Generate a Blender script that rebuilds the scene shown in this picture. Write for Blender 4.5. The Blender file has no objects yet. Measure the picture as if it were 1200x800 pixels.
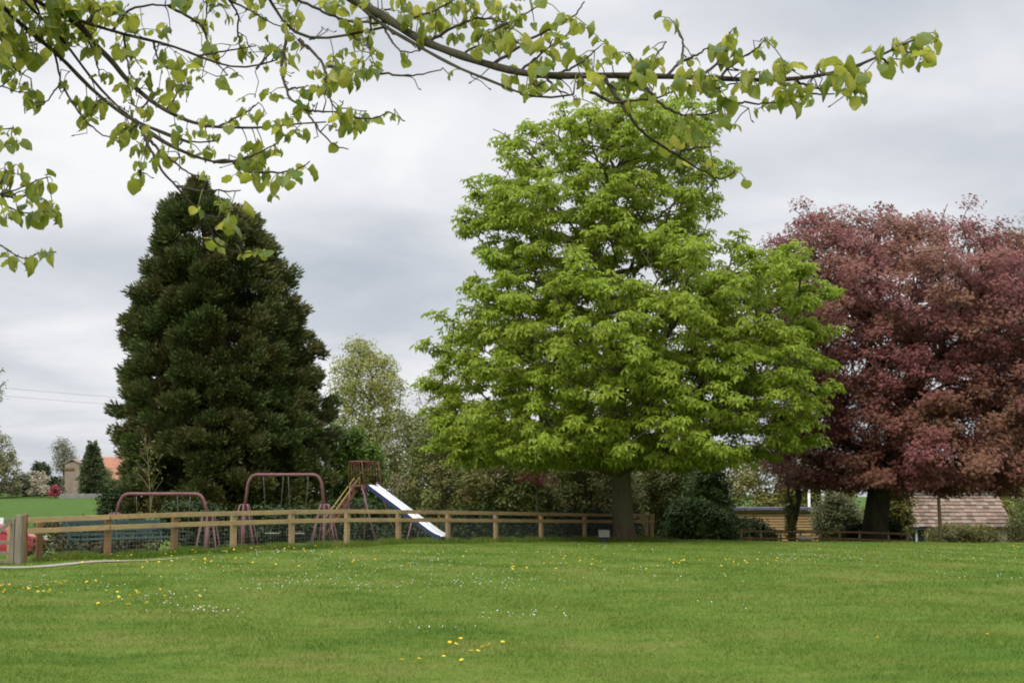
import bpy, math, random
import numpy as np
from mathutils import Vector, Matrix

R = math.radians
sc = bpy.context.scene
col = sc.collection
random.seed(7)
rng = np.random.default_rng(11)

# ------------------------------------------------------------------ camera
PITCH = math.atan(183 / 1667)
cam = bpy.data.cameras.new('camera')
cam.sensor_width = 36.0
cam.lens = 50.0
cam.clip_start = 0.1
cam.clip_end = 3000
co = bpy.data.objects.new('camera', cam)
col.objects.link(co)
co.location = (0, 0, 1.6)
co.rotation_euler = (R(90) + PITCH, 0, 0)
sc.camera = co

# ------------------------------------------------------------------ sky, sun, exposure
SUN_EL, SUN_AZ = R(42), R(208)          # compass style: 0 = +Y, clockwise
w = bpy.data.worlds.new('World')
sc.world = w
w.use_nodes = True
nt = w.node_tree
nt.nodes.clear()
L = nt.links
out = nt.nodes.new('ShaderNodeOutputWorld')
sky = nt.nodes.new('ShaderNodeTexSky')
sky.sky_type = 'NISHITA'
sky.sun_disc = False
sky.sun_elevation = SUN_EL
sky.sun_rotation = SUN_AZ
bg1 = nt.nodes.new('ShaderNodeBackground')
bg1.inputs['Strength'].default_value = 0.08
L.new(sky.outputs[0], bg1.inputs[0])
tc = nt.nodes.new('ShaderNodeTexCoord')
sep = nt.nodes.new('ShaderNodeSeparateXYZ')
L.new(tc.outputs['Generated'], sep.inputs[0])


def wmath(op, a, b=None, c=None):
    n = nt.nodes.new('ShaderNodeMath')
    n.operation = op
    for i, v in enumerate((a, b, c)):
        if v is None:
            continue
        if isinstance(v, (int, float)):
            n.inputs[i].default_value = v
        else:
            L.new(v, n.inputs[i])
    return n.outputs[0]


zc = wmath('MAXIMUM', sep.outputs[2], 0.0)
den = wmath('ADD', zc, 0.17)
cu = wmath('DIVIDE', sep.outputs[0], den)
cv = wmath('DIVIDE', sep.outputs[1], den)
comb = nt.nodes.new('ShaderNodeCombineXYZ')
L.new(cu, comb.inputs[0])
L.new(cv, comb.inputs[1])


def wnoise(scale, detail, rough, dist, off):
    m = nt.nodes.new('ShaderNodeVectorMath')
    m.operation = 'ADD'
    L.new(comb.outputs[0], m.inputs[0])
    m.inputs[1].default_value = off
    n = nt.nodes.new('ShaderNodeTexNoise')
    n.inputs['Scale'].default_value = scale
    n.inputs['Detail'].default_value = detail
    n.inputs['Roughness'].default_value = rough
    n.inputs['Distortion'].default_value = dist
    L.new(m.outputs[0], n.inputs['Vector'])
    return n.outputs[0]


n1 = wnoise(0.55, 5, 0.5, 0.35, (3.1, 1.7, 0))
n2 = wnoise(1.7, 6, 0.55, 0.5, (0.4, 5.2, 0))
mixn = wmath('ADD', wmath('MULTIPLY', n1, 0.52), wmath('MULTIPLY', n2, 0.30))
mixn = wmath('ADD', mixn, 0.092)


def cloud_bank(az, el, wa, we, amp):
    """a broad brighter or darker bank of cloud: azimuth, elevation and widths in degrees"""
    global mixn
    ua = wmath('ARCTAN2', sep.outputs[0], sep.outputs[1])
    ue = wmath('ARCSINE', sep.outputs[2])
    wob = wmath('MULTIPLY', wmath('SUBTRACT', n1, .5), R(9))
    da = wmath('DIVIDE', wmath('SUBTRACT', wmath('ADD', ua, wob), R(az)), R(wa))
    de = wmath('DIVIDE', wmath('SUBTRACT', wmath('ADD', ue, wmath('MULTIPLY', wob, .5)), R(el)), R(we))
    q = wmath('ADD', wmath('MULTIPLY', da, da), wmath('MULTIPLY', de, de))
    g = wmath('POWER', 2.718, wmath('MULTIPLY', q, -1.0))
    mixn = wmath('ADD', mixn, wmath('MULTIPLY', g, amp))


for bank in ((6, 16, 9, 3.5, .12), (-14, 14.5, 8, 3.2, .10), (13, 9, 9, 3, .09), (-17, 6.5, 6, 1.6, .06), (-9, 9.6, 9, 2.0, -.11), (-18, 10, 5, 1.6, -.06),
             (17, 19.5, 7, 2.2, -.10), (-3, 6.5, 6, 2.2, -.07), (14, 13.5, 6, 1.3, -.035), (-5, 19, 5, 2, -.03)):
    cloud_bank(*bank)
ramp = nt.nodes.new('ShaderNodeValToRGB')
ramp.color_ramp.elements[0].position = 0.36
ramp.color_ramp.elements[0].color = (0.40, 0.445, 0.515, 1)
ramp.color_ramp.elements[1].position = 0.62
ramp.color_ramp.elements[1].color = (0.86, 0.86, 0.87, 1)
e = ramp.color_ramp.elements.new(0.49)
e.color = (0.61, 0.63, 0.67, 1)
L.new(mixn, ramp.inputs[0])
mr = nt.nodes.new('ShaderNodeMapRange')
mr.interpolation_type = 'SMOOTHSTEP'
mr.inputs['From Min'].default_value = 0.32
mr.inputs['From Max'].default_value = 0.85
mr.inputs['To Min'].default_value = 1.0
mr.inputs['To Max'].default_value = 3.3
L.new(sep.outputs[2], mr.inputs['Value'])
bg2 = nt.nodes.new('ShaderNodeBackground')
L.new(ramp.outputs[0], bg2.inputs[0])
L.new(mr.outputs[0], bg2.inputs[1])
mixs = nt.nodes.new('ShaderNodeMixShader')
mixs.inputs[0].default_value = 0.94
L.new(bg1.outputs[0], mixs.inputs[1])
L.new(bg2.outputs[0], mixs.inputs[2])
L.new(mixs.outputs[0], out.inputs[0])

sl = bpy.data.lights.new('sun', 'SUN')
sl.energy = 1.5
sl.angle = R(24)
sl.color = (1.0, 0.96, 0.9)
so = bpy.data.objects.new('sun', sl)
col.objects.link(so)
sd = Vector((math.sin(SUN_AZ) * math.cos(SUN_EL), math.cos(SUN_AZ) * math.cos(SUN_EL), math.sin(SUN_EL)))
so.rotation_euler = sd.to_track_quat('Z', 'Y').to_euler()
so.location = (0, 0, 60)

sc.view_settings.view_transform = 'Standard'
sc.view_settings.look = 'None'
sc.view_settings.exposure = 0.2
sc.view_settings.gamma = 1.0
sc.view_settings.use_curve_mapping = False
sc.render.engine = 'CYCLES'
cy = sc.cycles
cy.max_bounces = 6
cy.diffuse_bounces = 4
cy.glossy_bounces = 2
cy.transmission_bounces = 4
cy.filter_width = 1.9
cy.use_denoising = True
try:
    cy.denoiser = 'OPENIMAGEDENOISE'
    cy.denoising_input_passes = 'RGB_ALBEDO_NORMAL'
except Exception:
    pass

# ------------------------------------------------------------------ helpers
CA, SA = math.cos(PITCH), math.sin(PITCH)


def P(px, py, Y):
    """world point seen at photo pixel (px, py), Y metres in front of the camera"""
    u, v = (px - 600) / 1667, (400 - py) / 1667
    dy, dz = CA - v * SA, SA + v * CA
    t = Y / dy
    return Vector((u * t, Y, 1.6 + dz * t))


CTRL = np.array([
    (0, 4, 0), (-6, 12, 0), (6, 12, 0), (0, 20, 0), (-10, 25, 0), (10, 25, 0), (0, 35, .03), (12, 35, 0), (-22, 28, -.05),
    (-12.3, 35, .04), (-10.3, 36, .09), (-9, 38, .115), (-6.3, 41, .16), (-3.7, 46, .12), (-.6, 51, .02), (2.9, 57, -.1), (5.7, 61, -.18),
    (16, 49, 0), (10, 51, 0.0), (25, 49, 0), (38, 49, 0), (12, 62, -.3), (25, 62, -.6), (20, 75, -1.6), (30, 75, -1.7), (42, 75, -1.7),
    (12, 75, -1.3), (0, 75, -.4), (-10, 60, -.05), (-10, 75, 0), (-18, 46, -.35), (-14.5, 44, -.3), (-22, 46, -.35), (-25, 75, .3), (-45, 75, .5),
    (-40, 100, .9), (-60, 130, 1.5), (-60, 180, 2.25), (-90, 180, 2.3), (-30, 130, 1.3), (-40, 160, 2.0), (40, 130, -2), (0, 130, 0),
    (0, 500, 3), (-300, 500, 6), (300, 500, 2), (-300, 100, 2), (300, 100, -1), (0, -40, 0), (100, 0, 0), (-100, 0, 0)], float)


def hgt(x, y):
    x = np.asarray(x, float)
    y = np.asarray(y, float)
    d2 = (x[..., None] - CTRL[:, 0]) ** 2 + (y[..., None] - CTRL[:, 1]) ** 2
    s2 = np.maximum(2.2, 0.05 * CTRL[:, 1]) ** 2
    wt = 1.0 / (d2 + s2) ** 1.7
    return (wt * CTRL[:, 2]).sum(-1) / wt.sum(-1)


def H(x, y):
    return float(hgt(np.array([x]), np.array([y]))[0])


def G(px, py):
    """ground point seen at a photo pixel"""
    z = 0.0
    for _ in range(12):
        u, v = (px - 600) / 1667, (400 - py) / 1667
        dy, dz = CA - v * SA, SA + v * CA
        t = (z - 1.6) / dz if dz < -1e-4 else 400
        t = max(1, min(t, 400))
        z = z * .4 + .6 * H(u * t, dy * t)
    return Vector((u * t, dy * t, H(u * t, dy * t)))


def tag(o, label=None, cat=None, group=None, kind=None):
    if label:
        o['label'] = label
    if cat:
        o['category'] = cat
    if group:
        o['group'] = group
    if kind:
        o['kind'] = kind
    return o


def empty(name, loc, label, cat, group=None, rz=0.0):
    o = bpy.data.objects.new(name, None)
    o.empty_display_size = 0.3
    col.objects.link(o)
    o.location = loc
    o.rotation_euler = (0, 0, rz)
    return tag(o, label, cat, group)


def link_mesh(name, me, mat, parent=None, world=True):
    me.materials.append(mat)
    o = bpy.data.objects.new(name, me)
    col.objects.link(o)
    if parent is not None:
        o.parent = parent
        if world:   # mesh was written in world coordinates
            m = Matrix.Translation(parent.location) @ parent.rotation_euler.to_matrix().to_4x4()
            o.matrix_parent_inverse = m.inverted()
    return o


def np_mesh(name, V, F, smooth=False):
    """V (n,3); F (m,k) equal sized faces"""
    V = np.ascontiguousarray(V, np.float32)
    F = np.ascontiguousarray(F, np.int32)
    me = bpy.data.meshes.new(name)
    me.vertices.add(len(V))
    me.vertices.foreach_set('co', V.ravel())
    m, k = F.shape
    me.loops.add(m * k)
    me.loops.foreach_set('vertex_index', F.ravel())
    me.polygons.add(m)
    me.polygons.foreach_set('loop_start', np.arange(0, m * k, k, dtype=np.int32))
    me.polygons.foreach_set('loop_total', np.full(m, k, np.int32))
    if smooth:
        me.polygons.foreach_set('use_smooth', np.ones(m, bool))
    me.update(calc_edges=True)
    return me


class MB:
    """collects boxes, beams and tubes into one mesh (quads)"""

    def __init__(self):
        self.v = []
        self.f = []

    def quadset(self, vs, fs):
        n = len(self.v)
        self.v += [tuple(p) for p in vs]
        self.f += [tuple(i + n for i in f) for f in fs]

    def box(self, c, s, m=None):
        c = Vector(c)
        vs = []
        for dx in (-.5, .5):
            for dy in (-.5, .5):
                for dz in (-.5, .5):
                    p = Vector((dx * s[0], dy * s[1], dz * s[2]))
                    if m is not None:
                        p = m @ p
                    vs.append(c + p)
        self.quadset(vs, [(0, 1, 3, 2), (4, 6, 7, 5), (0, 4, 5, 1), (2, 3, 7, 6), (0, 2, 6, 4), (1, 5, 7, 3)])
        return self

    def beam(self, a, b, wd, ht, up=(0, 0, 1)):
        a, b = Vector(a), Vector(b)
        d = (b - a)
        ln = d.length
        x = d.normalized()
        y = Vector(up).cross(x)
        if y.length < 1e-4:
            y = Vector((0, 1, 0)).cross(x)
        y.normalize()
        z = x.cross(y)
        m = Matrix((x, y, z)).transposed()
        return self.box((a + b) / 2, (ln, wd, ht), m)

    def tube(self, pts, r, k=8, cap=True):
        pts = [Vector(p) for p in pts]
        n = len(pts)
        rs = r if isinstance(r, (list, tuple)) else [r] * n
        vs = []
        ref = None
        for i, p in enumerate(pts):
            d = (pts[min(i + 1, n - 1)] - pts[max(i - 1, 0)]).normalized()
            if ref is None:
                ref = Vector((0, 0, 1)) if abs(d.z) < .9 else Vector((1, 0, 0))
            a = (ref - d * ref.dot(d)).normalized()
            ref = a
            b = d.cross(a)
            for j in range(k):
                t = 2 * math.pi * j / k
                vs.append(p + (a * math.cos(t) + b * math.sin(t)) * rs[i])
        fs = []
        for i in range(n - 1):
            for j in range(k):
                j2 = (j + 1) % k
                fs.append((i * k + j, i * k + j2, (i + 1) * k + j2, (i + 1) * k + j))
        if cap:
            fs.append(tuple(range(k - 1, -1, -1)))
            fs.append(tuple((n - 1) * k + j for j in range(k)))
        self.quadset(vs, fs)
        return self

    def build(self, name, mat, parent=None, smooth=False, bevel=0.0, world=True):
        me = bpy.data.meshes.new(name)
        me.from_pydata(self.v, [], self.f)
        if smooth:
            me.polygons.foreach_set('use_smooth', np.ones(len(me.polygons), bool))
        me.update()
        o = link_mesh(name, me, mat, parent, world)
        if bevel:
            b = o.modifiers.new('bevel', 'BEVEL')
            b.width = bevel
            b.segments = 2
            b.limit_method = 'ANGLE'
        return o


# ------------------------------------------------------------------ materials
def newmat(name):
    m = bpy.data.materials.new(name)
    m.use_nodes = True
    t = m.node_tree
    b = t.nodes['Principled BSDF']
    b.inputs['Specular IOR Level'].default_value = 0.3
    return m, t, b


def c4(c):
    return (c[0], c[1], c[2], 1)


def ramp_node(t, stops, fac):
    r = t.nodes.new('ShaderNodeValToRGB')
    els = r.color_ramp.elements
    els[0].position, els[0].color = stops[0][0], c4(stops[0][1])
    els[1].position, els[1].color = stops[-1][0], c4(stops[-1][1])
    for p, c in stops[1:-1]:
        e = els.new(p)
        e.color = c4(c)
    t.links.new(fac, r.inputs[0])
    return r.outputs[0]


def noise_node(t, scale, detail=4, rough=.55, vec=None, stretch=None, dist=0.0):
    tcn = t.nodes.new('ShaderNodeTexCoord')
    v = vec or tcn.outputs['Object']
    if stretch:
        mp = t.nodes.new('ShaderNodeMapping')
        mp.inputs['Scale'].default_value = stretch
        t.links.new(v, mp.inputs[0])
        v = mp.outputs[0]
    n = t.nodes.new('ShaderNodeTexNoise')
    n.inputs['Scale'].default_value = scale
    n.inputs['Detail'].default_value = detail
    n.inputs['Roughness'].default_value = rough
    n.inputs['Distortion'].default_value = dist
    t.links.new(v, n.inputs['Vector'])
    return n.outputs[0]


def mathn(t, op, a, b):
    n = t.nodes.new('ShaderNodeMath')
    n.operation = op
    for i, v in enumerate((a, b)):
        if isinstance(v, (int, float)):
            n.inputs[i].default_value = v
        else:
            t.links.new(v, n.inputs[i])
    return n.outputs[0]


def mixcol(t, fac, a, b):
    n = t.nodes.new('ShaderNodeMix')
    n.data_type = 'RGBA'
    if isinstance(fac, (int, float)):
        n.inputs[0].default_value = fac
    else:
        t.links.new(fac, n.inputs[0])
    for i, v in ((6, a), (7, b)):
        if isinstance(v, tuple):
            n.inputs[i].default_value = c4(v)
        else:
            t.links.new(v, n.inputs[i])
    return n.outputs[2]


def bump(t, b, h, strength=.4, dist=.02):
    n = t.nodes.new('ShaderNodeBump')
    n.inputs['Strength'].default_value = strength
    n.inputs['Distance'].default_value = dist
    t.links.new(h, n.inputs['Height'])
    t.links.new(n.outputs[0], b.inputs['Normal'])


def plain(name, c1, c2, scale=4, rough=.7, metal=0, stretch=None, bmp=0, spec=.3):
    m, t, b = newmat(name)
    n = noise_node(t, scale, 5, .6, stretch=stretch)
    t.links.new(ramp_node(t, [(.3, c1), (.7, c2)], n), b.inputs['Base Color'])
    b.inputs['Roughness'].default_value = rough
    b.inputs['Metallic'].default_value = metal
    b.inputs['Specular IOR Level'].default_value = spec
    if bmp:
        bump(t, b, n, bmp)
    return m


def bark(name, c1, c2, c3=None, scale=6):
    m, t, b = newmat(name)
    n = noise_node(t, scale, 6, .65, stretch=(1, 1, .18))
    n2 = noise_node(t, 1.1, 3, .5)
    c = ramp_node(t, [(.32, c1), (.68, c2)], n)
    if c3:
        c = mixcol(t, ramp_node(t, [(.45, (0, 0, 0)), (.62, (1, 1, 1))], n2), c, c3)
    t.links.new(c, b.inputs['Base Color'])
    b.inputs['Roughness'].default_value = .9
    bump(t, b, n, .8, .05)
    return m


def leafmat(name, ca, cb, cc=None, clump=.6, transl=.3, rough=.5, tcol=None, spec=.3):
    """colour varies leaf by leaf (ca..cb) and, if given, towards cc in whole sprays of the plant"""
    m, t, b = newmat(name)
    g = t.nodes.new('ShaderNodeNewGeometry')
    c = ramp_node(t, [(0, ca), (1, cb)], g.outputs['Random Per Island'])
    if cc:
        n = noise_node(t, clump, 2, .5)
        c = mixcol(t, ramp_node(t, [(.42, (0, 0, 0)), (.66, (1, 1, 1))], n), c, cc)
    t.links.new(c, b.inputs['Base Color'])
    b.inputs['Roughness'].default_value = rough
    b.inputs['Specular IOR Level'].default_value = spec
    if transl > 0:
        tr = t.nodes.new('ShaderNodeBsdfTranslucent')
        if tcol:
            tr.inputs[0].default_value = c4(tcol)
        else:
            t.links.new(c, tr.inputs[0])
        mx = t.nodes.new('ShaderNodeMixShader')
        mx.inputs[0].default_value = transl
        o = t.nodes['Material Output']
        t.links.new(b.outputs[0], mx.inputs[1])
        t.links.new(tr.outputs[0], mx.inputs[2])
        t.links.new(mx.outputs[0], o.inputs[0])
    return m


def lawn_colour(t):
    n1 = noise_node(t, .33, 4, .6, stretch=(1, 1.5, 1))
    n2 = noise_node(t, 1.6, 5, .65, stretch=(.7, 1.3, 1))
    n3 = noise_node(t, .07, 2, .5)
    s = mathn(t, 'ADD', mathn(t, 'MULTIPLY', n1, .55), mathn(t, 'MULTIPLY', n2, .45))
    c = ramp_node(t, [(.37, (0.0632, 0.1190, 0.0112)), (.46, (0.1004, 0.1600, 0.0167)), (.535, (.139, .181, .027)), (.64, (.187, .184, .046))], s)
    c = mixcol(t, ramp_node(t, [(.4, (0, 0, 0)), (.7, (.5, .5, .5))], n3), c, (.10, .17, .017))
    # the pasture beyond the play area is a lusher, deeper green
    tcn = t.nodes.new('ShaderNodeTexCoord')
    sp = t.nodes.new('ShaderNodeSeparateXYZ')
    t.links.new(tcn.outputs['Object'], sp.inputs[0])
    mk = t.nodes.new('ShaderNodeMapRange')
    mk.inputs['From Min'].default_value = 62
    mk.inputs['From Max'].default_value = 68
    t.links.new(sp.outputs[1], mk.inputs['Value'])
    return mixcol(t, mk.outputs[0], c, mixcol(t, ramp_node(t, [(.38, (0, 0, 0)), (.62, (1, 1, 1))], n2), (.045, .105, .014), (.10, .15, .03)))


def lawn_mat():
    m, t, b = newmat('lawn turf')
    c = lawn_colour(t)
    n = noise_node(t, 14, 6, .7)
    c2 = mixcol(t, ramp_node(t, [(.35, (.55, .55, .55)), (.6, (0, 0, 0))], n), c, (.035, .07, .012))
    t.links.new(c2, b.inputs['Base Color'])
    b.inputs['Roughness'].default_value = .95
    b.inputs['Specular IOR Level'].default_value = .1
    bump(t, b, n, .5, .05)
    return m


def blade_mat():
    m, t, b = newmat('grass blades')
    c = lawn_colour(t)
    g = t.nodes.new('ShaderNodeNewGeometry')
    hs = t.nodes.new('ShaderNodeHueSaturation')
    t.links.new(c, hs.inputs['Color'])
    v = t.nodes.new('ShaderNodeMapRange')
    v.inputs['To Min'].default_value = .85
    v.inputs['To Max'].default_value = 1.3
    t.links.new(g.outputs['Random Per Island'], v.inputs[0])
    t.links.new(v.outputs[0], hs.inputs['Value'])
    t.links.new(hs.outputs[0], b.inputs['Base Color'])
    b.inputs['Roughness'].default_value = .6
    b.inputs['Specular IOR Level'].default_value = .15
    tr = t.nodes.new('ShaderNodeBsdfTranslucent')
    t.links.new(hs.outputs[0], tr.inputs[0])
    mx = t.nodes.new('ShaderNodeMixShader')
    mx.inputs[0].default_value = .3
    t.links.new(b.outputs[0], mx.inputs[1])
    t.links.new(tr.outputs[0], mx.inputs[2])
    t.links.new(mx.outputs[0], t.nodes['Material Output'].inputs[0])
    return m


M = {}
M['lawn'] = lawn_mat()
M['blade'] = blade_mat()
M['gravel'] = plain('gravel', (.22, .19, .14), (.34, .30, .23), 9, .95, bmp=.5)
def timber(name, c1, c2, c3):
    m, tt, b = newmat(name)
    n = noise_node(tt, 7, 6, .7, stretch=(.7, .7, 5))
    n2 = noise_node(tt, 1.3, 4, .6)
    c = ramp_node(tt, [(.3, c1), (.7, c2)], n)
    c = mixcol(tt, ramp_node(tt, [(.42, (0, 0, 0)), (.7, (.8, .8, .8))], n2), c, c3)
    tt.links.new(c, b.inputs['Base Color'])
    b.inputs['Roughness'].default_value = .85
    bump(tt, b, n, .3)
    return m


M['timber_new'] = timber('new yellow timber', (.27, .185, .075), (.52, .37, .17), (.27, .20, .115))
M['timber_rail'] = timber('treated rail timber', (.22, .135, .055), (.46, .31, .145), (.22, .16, .095))
M['timber_old'] = plain('weathered grey timber', (.15, .125, .09), (.27, .23, .17), 6, .9, stretch=(1, 1, .2), bmp=.3)
M['timber_brown'] = plain('brown stained timber', (.15, .08, .032), (.24, .14, .06), 6, .85, stretch=(1, 1, .3), bmp=.2)
M['wire'] = plain('galvanised wire', (.25, .25, .25), (.4, .4, .4), 10, .5, .6)
M['maroon'] = plain('faded maroon paint', (.13, .052, .052), (.20, .095, .092), 5, .55)
M['rust'] = plain('rusty red brown paint', (.13, .05, .035), (.20, .085, .06), 7, .65)
M['mauve'] = plain('chalky mauve paint', (.17, .08, .092), (.25, .13, .145), 6, .6)
M['yellowpaint'] = plain('yellow ochre paint', (.42, .30, .07), (.52, .40, .14), 6, .6)
M['steel'] = plain('polished slide steel', (.86, .88, .92), (.93, .94, .96), 3, .34, 1.0)
M['navy'] = plain('navy blue paint', (.02, .028, .075), (.035, .045, .11), 5, .5)
M['benchgreen'] = plain('dark green bench paint', (.012, .034, .028), (.03, .066, .056), 7, .45)
M['black_rubber'] = plain('black rubber', (.02, .02, .02), (.04, .04, .04), 6, .7)
M['chain'] = plain('dull chain steel', (.16, .15, .14), (.28, .27, .25), 9, .5, .7)
M['stone'] = plain('grey plaque stone', (.15, .145, .14), (.24, .23, .225), 9, .8, bmp=.2)
M['white'] = plain('white paint', (.68, .68, .66), (.80, .80, .78), 5, .5)
M['red'] = plain('red car paint', (.30, .02, .03), (.38, .035, .045), 2, .3, spec=.6)
M['glass'] = plain('dark glass', (.02, .025, .03), (.04, .045, .05), 2, .08, spec=.6)
M['bark_chestnut'] = bark('chestnut bark', (.06, .043, .027), (.16, .115, .072), (.11, .10, .05))
M['bark_dark'] = bark('dark beech bark', (.022, .018, .013), (.06, .05, .036), (.05, .052, .022))
M['bark_red'] = bark('reddish fibrous bark', (.05, .026, .016), (.12, .066, .04))
M['bark_grey'] = bark('grey brown bark', (.07, .055, .04), (.15, .12, .09))
M['bark_lime'] = bark('lime tree bark', (.028, .02, .014), (.095, .068, .046), (.075, .07, .036), scale=40)
M['twig_dark'] = plain('dark twig bark', (.03, .02, .018), (.075, .05, .042), 30, .8)
M['twig_tan'] = plain('tan bare twigs', (.16, .11, .06), (.27, .20, .12), 10, .9)

# ------------------------------------------------------------------ ground, path
xs = np.concatenate([np.linspace(-500, -70, 22)[:-1], np.linspace(-70, 60, 176), np.linspace(60, 500, 22)[1:]])
ys = np.concatenate([np.linspace(-60, 0, 10)[:-1], np.linspace(0, 85, 130)[:-1], np.linspace(85, 200, 48)[:-1], np.linspace(200, 1500, 28)])
XX, YY = np.meshgrid(xs, ys)
ZZ = hgt(XX, YY)
bumpz = .02 * np.sin(XX * .9 + 1.3 * np.sin(YY * .37)) * np.sin(YY * .7 + .5) + .015 * np.sin(XX * 2.3 + YY * .9)
ZZ = ZZ + bumpz * (YY < 120)
V = np.stack([XX.ravel(), YY.ravel(), ZZ.ravel()], 1)
ny, nx = XX.shape
idx = np.arange(nx * ny).reshape(ny, nx)
F = np.stack([idx[:-1, :-1].ravel(), idx[:-1, 1:].ravel(), idx[1:, 1:].ravel(), idx[1:, :-1].ravel()], 1)
tag(link_mesh('lawn', np_mesh('lawn', V, F, True), M['lawn']), kind='structure')


def hb(x, y):
    return hgt(x, y) + .02 * np.sin(x * .9 + 1.3 * np.sin(y * .37)) * np.sin(y * .7 + .5) + .015 * np.sin(x * 2.3 + y * .9)


PATH = np.array([(-22, 25.5), (-15, 29.3), (-11.6, 32.0), (-9.9, 33.9), (-9.1, 34.9), (-8.5, 35.7), (-8.0, 36.4)], float)
PW = np.array([.9, .85, .75, .6, .4, .2, .04])


def resample(p, n):
    s = np.concatenate([[0], np.cumsum(np.linalg.norm(np.diff(p, axis=0), axis=1))])
    u = np.linspace(0, s[-1], n)
    return np.stack([np.interp(u, s, p[:, i]) for i in range(p.shape[1])], 1)


pc = resample(np.column_stack([PATH, PW]), 120)
tg = np.gradient(pc[:, :2], axis=0)
tg /= np.linalg.norm(tg, axis=1)[:, None]
nrm = np.column_stack([-tg[:, 1], tg[:, 0]])
rows = []
for k, s in enumerate(np.linspace(-1, 1, 7)):
    wob = pc[:, 2] * (1 + .12 * np.sin(np.arange(120) * .7 + k) * (abs(s) > .9))
    q = pc[:, :2] + nrm * (wob * s)[:, None] * .62
    rows.append(np.column_stack([q, hb(q[:, 0], q[:, 1]) + .018]))
V = np.stack(rows, 1).reshape(-1, 3)
idx = np.arange(len(V)).reshape(120, 7)
F = np.stack([idx[:-1, :-1].ravel(), idx[1:, :-1].ravel(), idx[1:, 1:].ravel(), idx[:-1, 1:].ravel()], 1)[:, ::-1]
tag(link_mesh('path', np_mesh('path', V, F, True), M['gravel']), kind='structure')


def path_dist(x, y):
    d = np.full(x.shape, 9.)
    for i in range(0, 120, 2):
        d = np.minimum(d, np.hypot(x - pc[i, 0], y - pc[i, 1]) - pc[i, 2] * .55)
    return d


# ------------------------------------------------------------------ vectorised leaf and branch builders
def unit(a):
    return a / np.maximum(np.linalg.norm(a, axis=-1, keepdims=True), 1e-9)


def frames(up, roll):
    """rotation matrices whose local z is `up`, turned by roll"""
    z = unit(up)
    ref = np.where(np.abs(z[:, 2:3]) < .95, np.array([[0, 0, 1.]]), np.array([[1., 0, 0]]))
    x = unit(np.cross(ref, z))
    y = np.cross(z, x)
    c, s = np.cos(roll)[:, None], np.sin(roll)[:, None]
    x2 = x * c + y * s
    y2 = -x * s + y * c
    return np.stack([x2, y2, z], 2)      # columns


def stamp(tv, tf, pos, rot, scale):
    tv = np.asarray(tv, float)
    tf = np.asarray(tf, int)
    n, k = len(pos), len(tv)
    sc_ = np.asarray(scale)
    sc_ = sc_[:, None, None] if sc_.ndim == 1 else sc_[:, None, :]
    V = np.einsum('nij,nkj->nki', rot, np.broadcast_to(tv, (n, k, 3)) * sc_) + pos[:, None, :]
    F = tf[None] + (np.arange(n) * k)[:, None, None]
    return V.reshape(-1, 3), F.reshape(-1, tf.shape[1])


def merge(parts):
    Vs, Fs, o = [], [], 0
    for v, f in parts:
        Vs.append(v)
        Fs.append(f + o)
        o += len(v)
    return np.concatenate(Vs), np.concatenate(Fs)


def palmate(n=5, droop=.45):
    v, f = [], []
    for i in range(n):
        a = 2 * math.pi * (i + .5) / n + .2 * math.sin(i * 3.1)
        ln = 1.0 - .22 * (i % 2)
        d = np.array([math.cos(a), math.sin(a)])
        s = np.array([-d[1], d[0]])
        b = len(v)
        v.append((d[0] * .05, d[1] * .05, 0))
        m = d * ln * .6
        v.append((*(m + s * .22), -droop * .22))
        v.append((*(d * ln), -droop))
        v.append((*(m - s * .22), -droop * .22))
        f.append((b, b + 3, b + 2, b + 1))
    return v, f


KITE = ([(0, 0, 0), (.5, .3, .05), (1, 0, -.12), (.5, -.3, .05)], [(0, 3, 2, 1)])           # single leaf along x
SPIKE = ([(0, 0, 0), (.35, .09, 0), (1, 0, .05), (.35, -.09, 0)], [(0, 3, 2, 1)])           # needle spray along x
SPRAY3 = ([(0, 0, 0), (.5, .22, .03), (1, 0, -.1), (.5, -.22, .03),
           (.1, .02, 0), (.3, .45, .02), (.62, .62, -.1), (.5, .25, .05),
           (.1, -.02, 0), (.5, -.25, .05), (.62, -.62, -.1), (.3, -.45, .02)], [(0, 3, 2, 1), (4, 7, 6, 5), (8, 11, 10, 9)])


def ring_tubes(A, B, ra, rb, k=5):
    """separate tapered tubes from A[i] to B[i]"""
    d = unit(B - A)
    ref = np.where(np.abs(d[:, 2:3]) < .9, np.array([[0, 0, 1.]]), np.array([[1., 0, 0]]))
    x = unit(np.cross(ref, d))
    y = np.cross(d, x)
    t = np.arange(k) * 2 * math.pi / k
    ring = x[:, None] * np.cos(t)[None, :, None] + y[:, None] * np.sin(t)[None, :, None]
    va = A[:, None] + ring * ra[:, None, None]
    vb = B[:, None] + ring * rb[:, None, None]
    V = np.concatenate([va, vb], 1)
    j = np.arange(k)
    j2 = (j + 1) % k
    tf = np.stack([j, j2, j2 + k, j + k], 1)
    F = tf[None] + (np.arange(len(A)) * 2 * k)[:, None, None]
    return V.reshape(-1, 3), F.reshape(-1, 4)


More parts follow.
